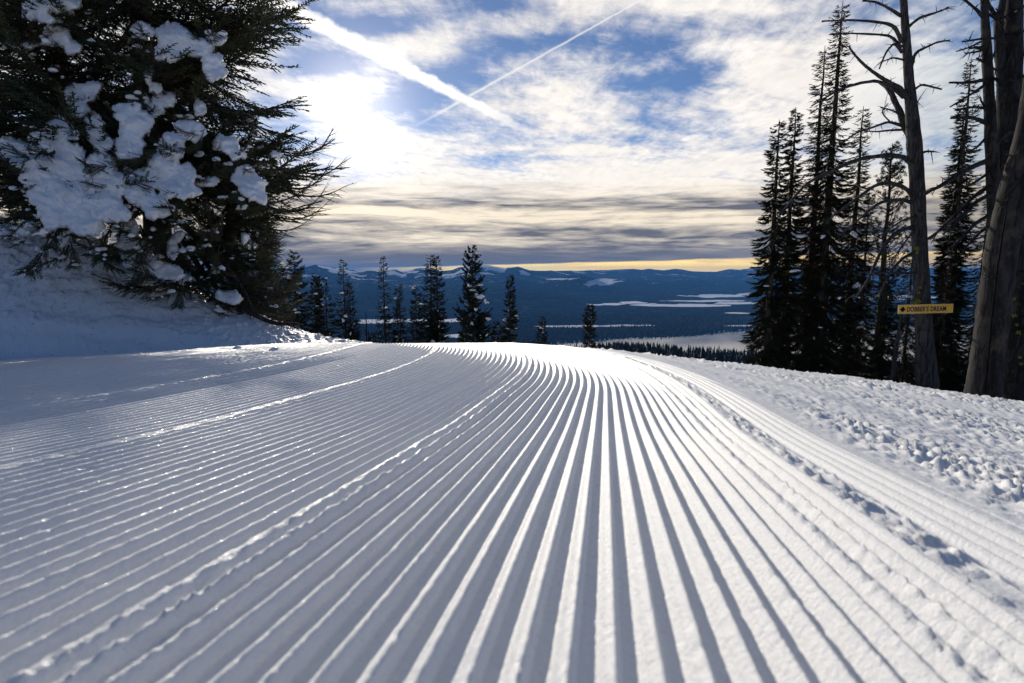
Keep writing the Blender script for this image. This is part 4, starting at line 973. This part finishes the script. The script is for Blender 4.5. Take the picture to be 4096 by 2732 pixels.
# ------------------------------------------------------------------ big snow-laden firs on the bank, left
def bough_mesh(name, seed, L=2.4, bare=False, mat='needle_big'):
    r_ = np.random.default_rng(seed); mb = MB(); S = 12; s_ = np.linspace(0, 1, S + 1)
    yb = .16 * r_.normal() * s_ ** 2; zb = -.32 * np.sin(s_ * 1.9) + .26 * s_ ** 2.5
    sp = np.stack([L * s_, L * yb, L * zb], -1); mb.tube(sp, .034 * (1 - s_) ** .7 + .005, 5)
    B_, T_, W_ = [], [], []
    n2 = 46 if not bare else 26
    for i in range(n2):
        u = .12 + .86 * (i + r_.random()) / n2; k = min(int(u * S), S - 1); f_ = u * S - k; p = sp[k] * (1 - f_) + sp[k + 1] * f_
        d = sp[k + 1] - sp[k]; d /= np.linalg.norm(d); sd_ = np.cross(d, (0, 0, 1)); sg = 1 if i % 2 else -1
        l2 = (.20 + .52 * math.sin(min(1, u * 1.1) * math.pi * .74 + .2)) * r_.uniform(.55, 1.15) * (1 if not bare else .8)
        l2 = max(l2, .12)
        v = d * r_.uniform(.7, 1.1) + sd_ * sg * r_.uniform(.5, 1.0) + np.array((0, 0, r_.uniform(-.45, .12))); v /= np.linalg.norm(v)
        m_ = 6; t2 = np.linspace(0, 1, m_); q = p + v[None] * (l2 * t2)[:, None] + np.outer(t2 ** 2, (0, 0, r_.uniform(-.22, .10) * l2)) + np.outer(t2 ** 2, d * l2 * .25)
        mb.tube(q, np.linspace(.010, .0035, m_), 4, cap=False)
        n3 = int(l2 / (.024 if not bare else .10)) + 2
        for j in range(n3):
            w_ = (.08 + .92 * (j + r_.random()) / n3); kk = min(int(w_ * (m_ - 1)), m_ - 2); g_ = w_ * (m_ - 1) - kk; c = q[kk] * (1 - g_) + q[kk + 1] * g_
            dv = q[kk + 1] - q[kk]; dv /= np.linalg.norm(dv) + 1e-9; s3 = np.cross(dv, (0, 0, 1)); s3 /= np.linalg.norm(s3) + 1e-9
            l3 = r_.uniform(.05, .15) * (1.25 - .7 * w_); sg3 = 1 if j % 2 else -1
            tv = dv * r_.uniform(.5, 1) + s3 * sg3 * r_.uniform(.4, .95) + np.array((0, 0, r_.uniform(-.35, .25)))
            tv /= np.linalg.norm(tv); B_.append(c); T_.append(c + tv * l3); W_.append(.0115 if not bare else .004)
        B_.append(q[-2]); T_.append(q[-1] + (q[-1] - q[-2]) * .4); W_.append(.012 if not bare else .004)
    mb2 = MB(); mb2.spikes(np.array(B_), np.array(T_), np.array(W_))
    me = MB(); 
    va = np.concatenate(mb.v); me.add(va, np.concatenate(mb.q), np.concatenate(mb.t) if mb.t else None); nq = sum(len(a) for a in mb.q); ntt = sum(len(a) for a in mb.t) if mb.t else 0
    vb = np.concatenate(mb2.v); me.add(vb, None, np.concatenate(mb2.t))
    mesh = me.mesh(name, M['twig'], False); mesh.materials.append(M[mat])
    mi = np.zeros(len(mesh.polygons), np.int32)
    if not bare: mi[nq + ntt:] = 1
    mesh.polygons.foreach_set('material_index', mi); mesh.update()
    return mesh
BO = [bough_mesh('bough', 400 + i) for i in range(5)]; BARE = [bough_mesh('bare_branch', 420 + i, bare=True) for i in range(3)]
def big_fir(px, D, H, Rfun, n, label, seed, zlo=.02, facing=.5, r0=.2, name='large_fir_tree', group='large snow laden firs on the bank', lean=(0, 0), topw=.3):
    r_ = np.random.default_rng(seed); x = P(px, 1100, D)[0]; z0 = gz(x, D)
    t = empty(name, (x, D, z0), label, 'tree', group)
    link('trunk', trunk_mb(H, r0, r_, lean=lean).mesh('trunk', M['bark']), t)
    for i in range(n):
        zt = zlo + (1 - zlo) * ((i + r_.random()) / n) ** 1.25
        a = r_.uniform(-math.pi, math.pi)
        if r_.random() < facing: a = r_.uniform(-2.6, .35)
        L = Rfun(zt * H) * r_.uniform(.62, 1.06)
        o_ = link('bough', BO[r_.integers(5)], t)
        o_.location = (lean[0] * zt, lean[1] * zt, zt * H); s_ = L / 2.4
        o_.scale = (s_, max(s_, .55) * r_.uniform(.85, 1.15), max(s_, .6) * (1 if r_.random() < .8 else .6))
        o_.rotation_euler = (r_.normal(0, .35), r_.normal(.10, .16) - .35 * max(0, zt * H / H - .6), a)
    return t, x, z0
fa, xa, za = big_fir(640, 10.0, 12.0, lambda z: 2.72 * (1 - max(0, z - 5) / 18) if z > 1.0 else 2.3, 225, 'large fir on the bank loaded with snow, its right side against the sun', 501, facing=.45, r0=.24, zlo=.12)
fb, xb, zb = big_fir(310, 11.0, 12.5, lambda z: 2.7 * (1 - z / 17), 135, 'large fir behind the snowiest one, trunk left of it', 502, zlo=.155, facing=.5, r0=.24)
fc, xcx, zcx = big_fir(-80, 10.6, 11.0, lambda z: 2.6 * (1 - z / 16), 95, 'dark large fir at the left edge of the picture', 503, zlo=.165, facing=.6, r0=.22)
fd, xd, zd_ = big_fir(930, 9.9, 3.3, lambda z: 1.25 * (1 - z / 5.5), 76, 'low dark fir crouching on the right end of the bank', 504, facing=.4, r0=.08, name='low_fir_tree', group=None)
fe, xe, ze_ = big_fir(1045, 12.5, 3.2, lambda z: .75 * (1 - z / 4.2), 46, 'small fir behind the low branches at the end of the bank', 505, facing=.3, r0=.06, name='low_fir_tree', group=None)
# bare limbs fanning out to the right of the big fir
r_ = np.random.default_rng(510)
for (px, py, L, up) in ((1040, 570, 1.30, .05), (1050, 640, 1.35, .02), (1010, 690, 1.45, -.06), (1060, 720, 1.15, .10), (990, 790, 1.25, .06), (1040, 840, 1.1, .12), (1000, 880, 1.0, .05), (980, 930, .85, -.1), (960, 1010, .85, .15), (1060, 600, 1.2, .2), (900, 1020, 1.0, .2), (930, 1090, 1.0, .1), (880, 760, 1.4, .1)):
    p = P(px, py, 10.0 + r_.normal(0, .35)) - np.array((xa, 10.0, za))
    o_ = link('bare_branch', BARE[r_.integers(3)], fa); o_.location = p; s_ = L / 2.4
    o_.scale = (s_, s_ * 1.0, s_ * 1.2); o_.rotation_euler = (r_.normal(0, .5), -up - .1, r_.normal(0, .25))
# long low limbs running over the snow to the right
def limb(pts, D, r, parent, px0):
    mb = MB(); q, rr = px_tube(mb, pts, D, r, 8, base=np.array(px0), wob=.25); stubs(mb, q, rr * 1.5, np.random.default_rng(len(pts)), 14, .2)
    link('low_limb', mb.mesh('low_limb', M['twig']), parent)
A0 = (xa, 10.0, za)
limb([(720, 930), (800, 1080), (900, 1180), (1000, 1250), (1080, 1290), (1140, 1297), (1196, 1297)], [10, 9.6, 9.3, 9.1, 9.0, 8.9, 8.8], [.05, .045, .035, .022], fa, A0)
limb([(740, 900), (860, 1040), (950, 1150), (1040, 1172), (1110, 1176), (1168, 1172)], [10, 9.6, 9.4, 9.3, 9.2, 9.1], [.05, .045, .035, .02], fa, A0)
limb([(760, 960), (850, 1090), (930, 1170), (1010, 1190), (1098, 1210)], [10, 9.5, 9.2, 9.1, 9.0], [.04, .035, .03, .015], fa, A0)
limb([(700, 880), (800, 960), (900, 1060), (960, 1130), (1010, 1230)], [10, 9.4, 9.1, 8.9, 8.9], [.045, .04, .03, .015], fa, A0)
limb([(690, 1000), (760, 1080), (860, 1190), (930, 1250)], [9.8, 9.2, 8.9, 8.8], [.04, .03, .02, .012], fa, A0)

# snow pads on the big firs: slabs draped over the bough fronts
def drape(cl, D, p0, seed):
    g_ = 4.2; xs = np.arange(min(c[0] - c[2] for c in cl) - 26, max(c[0] + c[2] for c in cl) + 27, g_); ys = np.arange(min(c[1] - c[3] for c in cl) - 26, max(c[1] + c[3] for c in cl) + 27, g_)
    X, Y = np.meshgrid(xs, ys); s = seed * 3.7
    wx = X + 34 * (fbm(X / 60 + s, Y / 60, 3, 301) - .5); wy = Y + 34 * (fbm(X / 60, Y / 60 + s, 3, 302) - .5)
    m_ = np.full(X.shape, -9.0)
    for (a, b_, ra, rb) in cl: m_ = np.maximum(m_, 1 - ((wx - a) / (ra * 1.22)) ** 2 - ((wy - b_) / (rb * 1.22)) ** 2)
    m_ = m_ + .75 * (fbm(X / 20 + s, Y / 26, 5, 303, .6) - .58)
    # fringes hang from the lower rim
    k = D / FPX; t = np.clip(m_, 0, None); th_ = k * 62 * (1 - np.exp(-t * 3.2)) ** .6
    cy_ = np.mean([c[1] for c in cl])
    rec = (cy_ - Y) * k * .55 * sst(-400, 400, cy_ - Y + 400) 
    rip = .085 * (fbm(X / 40 + Y / 80 + s, Y / 19 - X / 50, 4, 304) - .5) + .26 * (fbm(X / 80 + s, Y / 70, 3, 305) - .5) + .016 * (fbm(X / 9, Y / 7, 2, 306) - .5)
    yf = D + rec - th_ + rip * sst(0, .25, t); yb = D + rec + th_ * .35 + rip * 0
    a = (X - 2048) / FPX; b_ = (1366 - Y) / FPX; yy_ = math.cos(TH) + b_ * math.sin(TH); zz_ = -math.sin(TH) + b_ * math.cos(TH)
    F_ = np.stack([a / yy_ * yf, yf, zz_ / yy_ * yf], -1) - p0; B_ = np.stack([a / yy_ * yb, yb, zz_ / yy_ * yb], -1) - p0
    nr, nc = X.shape; ok = m_ > 0; q = grid_faces(nr, nc); keep = ok.ravel()[q].all(1); q = q[keep]
    inner = ok.copy(); inner[1:-1, 1:-1] = ok[1:-1, 1:-1] & ok[:-2, 1:-1] & ok[2:, 1:-1] & ok[1:-1, :-2] & ok[1:-1, 2:] & ok[:-2, :-2] & ok[2:, 2:] & ok[:-2, 2:] & ok[2:, :-2]
    rim = (ok & ~inner)[..., None]; mid = (F_ + B_) / 2; F_ = np.where(rim, mid, F_); B_ = np.where(rim, mid, B_)
    V_ = np.concatenate([F_.reshape(-1, 3), B_.reshape(-1, 3)]); idx = np.concatenate([q, q[:, ::-1] + nr * nc])
    # share the rim vertices so that the slab is closed
    mp_ = np.arange(2 * nr * nc); rr = np.nonzero(rim.ravel())[0]; mp_[rr + nr * nc] = rr; idx = mp_[idx]
    us = np.unique(idx); rem = np.zeros(2 * nr * nc, int); rem[us] = np.arange(len(us))
    return mesh_np('snow_pad', V_[us], rem[idx], True, M['pad'])
def pad(parent, p0, D, cl, seed, thick=.5, voxel=.026):
    r_ = np.random.default_rng(seed); bl = []; k = D / FPX
    for (cx_, cy_, rx, ry) in cl:
        m_ = 9
        for j in range(m_):
            a = r_.uniform(0, 2 * math.pi); q = math.sqrt(r_.random()) * .72
            px_, py_ = cx_ + math.cos(a) * q * rx, cy_ + math.sin(a) * q * ry
            rad = min(rx, ry) * r_.uniform(.34, .58) * k
            d = D + r_.uniform(-.5, .5) * thick * rad * 2 + (cy_ - py_) * k * .45 
            bl.append((P(px_, py_, d) - np.array(p0), (rad * r_.uniform(1, 1.35), rad * 1.0, rad * r_.uniform(.7, 1.0))))
    me = drape(cl, D, np.array(p0), seed)
    return link('snow_pad', me, parent)
pads = [
 (8.3, [(150, 30, 62, 46), (240, 12, 70, 36), (190, 75, 34, 22)]), (8.5, [(222, 118, 46, 34), (245, 150, 44, 44), (285, 190, 34, 30)]), (8.7, [(120, 178, 92, 14), (40, 188, 34, 8)]),
 (8.5, [(320, 375, 64, 44), (318, 430, 42, 42), (375, 345, 34, 28)]), (8.2, [(572, 122, 44, 34), (700, 150, 66, 52), (680, 205, 60, 42), (780, 190, 62, 40), (850, 250, 46, 40), (865, 290, 42, 30)]),
 (8.4, [(868, 158, 38, 28)]), (7.9, [(500, 450, 48, 34), (545, 500, 58, 54), (520, 570, 54, 60), (500, 615, 40, 26)]), (8.5, [(560, 400, 40, 28), (600, 440, 50, 34), (650, 395, 44, 28)]),
 (7.55, [(240, 520, 60, 44), (190, 570, 66, 52), (240, 620, 90, 60), (150, 680, 64, 70), (250, 720, 100, 90), (170, 770, 60, 60), (240, 840, 90, 72), (330, 800, 80, 70), (350, 890, 66, 56), (215, 885, 50, 36)]),
 (8.0, [(380, 520, 40, 60), (410, 580, 34, 44)]), (7.8, [(40, 600, 66, 42), (70, 640, 34, 26), (-40, 620, 60, 40)]),
 (7.5, [(400, 680, 70, 60), (440, 740, 80, 56), (420, 820, 70, 60), (480, 860, 40, 34)]),
 (7.7, [(760, 520, 52, 42), (690, 590, 52, 54), (660, 650, 60, 50), (700, 700, 80, 50), (590, 720, 80, 46), (720, 765, 76, 30), (560, 780, 60, 40), (630, 830, 52, 46)]),
 (8.0, [(830, 730, 56, 20)]), (8.0, [(920, 590, 40, 40), (950, 625, 34, 26)]), (7.9, [(975, 700, 52, 42), (1010, 740, 52, 40), (1035, 785, 34, 26)]), (8.1, [(545, 430, 20, 20)]),
 (7.9, [(250, 950, 34, 30), (245, 975, 22, 18)]), (7.9, [(122, 898, 30, 18)]), (8.0, [(510, 920, 40, 60), (520, 980, 50, 44)]), (8.2, [(690, 990, 26, 46), (720, 950, 24, 22)]), (8.3, [(660, 1085, 60, 28), (700, 1105, 40, 18)]),
 (8.6, [(975, 945, 18, 22)]), (8.6, [(850, 915, 22, 16)]), (8.6, [(1110, 620, 22, 14)]), (8.4, [(600, 300, 20, 42), (620, 350, 26, 26)]), (8.6, [(880, 560, 26, 30)]), (8.6, [(800, 430, 26, 36)]),
 (8.8, [(905, 1180, 40, 26), (930, 1200, 40, 22)]), (8.5, [(545, 1000, 62, 60), (600, 1060, 60, 36), (500, 940, 30, 40)]), (8.7, [(700, 1110, 60, 26), (640, 1100, 50, 24)]), (8.2, [(90, 925, 60, 20), (20, 905, 50, 16)]),
]
for i, (D, cl) in enumerate(pads): pad(fa, A0, D, cl, 600 + i)

# ------------------------------------------------------------------ small things on the snow
r_ = np.random.default_rng(900)
GK = 'lumps of broken snow at the foot of the bank'
chunks = [(1085, 1372, 15, 'round snow lump highest on the sunny toe of the bank'), (950, 1402, 16, 'blocky snow lump sunk at the foot of the bank'), (1097, 1409, 17, 'flat wide snow lump where the bank meets the groomed snow'), (1025, 1396, 9, 'small snow lump between the blocky and the flat lump'), (1076, 1300, 9, 'little snow ball under the tip of the low limb'), (1228, 1406, 6, 'right one of two tiny snow balls on the groomed edge'), (1210, 1405, 5, 'left one of two tiny snow balls on the groomed edge'), (575, 1447, 9, 'lone snow ball on the groomed snow in the bank shade'), (12, 1462, 10, 'snow clod at the left edge of the groomed snow'), (770, 1441, 5, 'tiny snow ball near the middle of the bank foot')]
for (a, b_, s_, lab) in chunks:
    p = hit(a, b_); rad = s_ / FPX * p[1] * 1.1
    o_ = link('snow_chunk', ico_lumps([((0, 0, rad * .3), (rad, rad, rad * .8)), ((rad * .4, 0, rad * .5), (rad * .5, rad * .5, rad * .5))], r_).mesh('snow_chunk', M['bank'])); o_.location = p
    tag(o_, lab, 'snow lump', GK)
# dark needle and twig litter, too many to count
mb = MB(); B_, T_ = [], []
for _ in range(420):
    u_ = r_.uniform(-.95, -.22); t_ = abs(r_.normal(0, .5)) ; 
    if r_.random() < .3: t_ = r_.uniform(0, 1.8)
    y_l = float(bank_foot(u_)) + t_ - .12; x_l = u_ * y_l; z_l = gz(x_l, y_l) + .012 + .03 * min(1, t_)
    a = r_.uniform(0, math.pi); l_ = r_.uniform(.01, .05); B_.append((x_l, y_l, z_l)); T_.append((x_l + math.cos(a) * l_, y_l + math.sin(a) * l_, z_l + r_.uniform(-.003, .01)))
mb.blades(B_, T_, .004)
tag(link('twig_litter', mb.mesh('twig_litter', M['twig'], False)), 'dark specks of shed needles and twigs along the foot of the bank', 'litter', None, 'stuff')
p = hit(1150, 1345); mb = MB(); mb.tube(np.array([(0, 0, .02), (.07, .02, .03), (.15, .03, .035), (.17, .06, .03)]), [.006, .006, .004, .003], 5)
o_ = link('fallen_twig', mb.mesh('fallen_twig', M['twig'])); o_.location = p; tag(o_, 'short dark stick lying on the sunlit end of the bank', 'stick')
p = hit(530, 1156, 3, 40); B_ = r_.normal(0, .02, (30, 3)) + (0, 0, .03); T_ = B_ + r_.normal(0, .05, (30, 3))
mb = MB(); mb.blades(B_, T_, .008); o_ = link('fallen_sprig', mb.mesh('fallen_sprig', M['needle'], False)); o_.location = p; tag(o_, 'dark needled sprig lying on the shaded face of the bank', 'sprig')
# sprigs of the big fir pushing out through the snow
r_ = np.random.default_rng(777)
for (px, py, D) in ((300, 650, 7.6), (350, 700, 7.45), (330, 640, 7.5), (480, 690, 7.5), (560, 640, 7.6), (600, 590, 7.6), (420, 620, 7.6), (370, 560, 7.8), (520, 700, 7.4), (720, 740, 7.5), (650, 560, 7.7), (450, 900, 7.5), (560, 950, 7.6), (200, 940, 7.7), (620, 860, 7.6), (760, 840, 7.7), (830, 790, 7.8), (700, 900, 7.7), (310, 480, 8.0), (420, 450, 8.1), (820, 900, 7.9), (900, 850, 8.0), (640, 960, 7.7), (880, 980, 8.0), (350, 960, 7.8), (600, 260, 8.2), (850, 620, 7.9)):
    o_ = link('bough', BO[r_.integers(5)], fa); o_.location = P(px, py, D + .25) - np.array((xa, 10.0, za)); s_ = r_.uniform(.20, .34)
    o_.scale = (s_, s_, s_ * 1.2); o_.rotation_euler = (r_.normal(0, .5), r_.uniform(.1, .9), r_.uniform(-2.6, -.4))
# and small boughs breaking up the edges of every snow slab
r_ = np.random.default_rng(778)
for (D, cl) in pads:
    for (a, b_, ra, rb) in cl:
        for _ in range(2 if ra * rb > 900 else 1):
            t_ = r_.uniform(0, 2 * math.pi); q_ = r_.uniform(.75, 1.15)
            o_ = link('bough', BO[r_.integers(5)], fa); o_.location = P(a + math.cos(t_) * ra * q_, b_ + math.sin(t_) * rb * q_, D + .12 + r_.uniform(-.1, .1)) - np.array((xa, 10.0, za)); s_ = r_.uniform(.12, .25)
            o_.scale = (s_, s_, s_ * 1.2); o_.rotation_euler = (r_.normal(0, .6), r_.uniform(-.1, 1.0), r_.uniform(-2.9, -.2))
# boughs closing the gap between the crown and the bank
for (px, py, D) in ((430, 900, 9.2), (500, 930, 9.3), (560, 980, 9.2), (620, 1000, 9.1), (380, 880, 9.4), (660, 1030, 9.0), (720, 1060, 9.0), (760, 1120, 9.0), (820, 1130, 9.1), (330, 900, 9.6), (250, 880, 9.6), (180, 890, 9.8), (100, 900, 9.9), (30, 880, 9.9), (700, 950, 9.3), (790, 1010, 9.3), (870, 1080, 9.2), (900, 980, 9.4), (850, 920, 9.5), (960, 1060, 9.3), (540, 880, 9.5), (470, 850, 9.5)):
    o_ = link('bough', BO[r_.integers(5)], fa); o_.location = P(px, py - 80, D + .4) - np.array((xa, 10.0, za)); s_ = r_.uniform(.36, .55)
    o_.scale = (s_, s_, s_); o_.rotation_euler = (r_.normal(0, .4), r_.uniform(.0, .5), r_.uniform(-2.6, -.4))
# snow caught along the boughs of the big firs, in many small rests
for (t_, nm, pr) in ((fa, 0, .55), (fb, 1, .5), (fc, 2, .45), (fd, 3, .5)):
    r_ = np.random.default_rng(790 + nm); items = []
    for o_ in list(t_.children):
        if not o_.name.startswith('bough') or r_.random() > pr: continue
        Mx = Matrix.LocRotScale(o_.location, o_.rotation_euler, o_.scale)
        if (Mx @ Vector((1.4, 0, 0))).y > .3: continue
        for _ in range(r_.integers(2, 6)):
            s_ = r_.uniform(.25, .95); side_ = r_.normal(0, .16); c = Mx @ Vector((2.4 * s_, side_, 2.4 * (-.32 * math.sin(s_ * 1.9) + .26 * s_ ** 2.5) + .03))
            q_ = r_.uniform(.012, .05); items.append((tuple(c), (q_ * r_.uniform(.9, 1.6), q_ * r_.uniform(.8, 1.3), q_ * r_.uniform(.7, 1.1))))
    if items:
        o_ = link('snow_dusting', ico_lumps(items, r_).mesh('snow_dusting', M['pad']), t_); o_['kind'] = 'stuff'
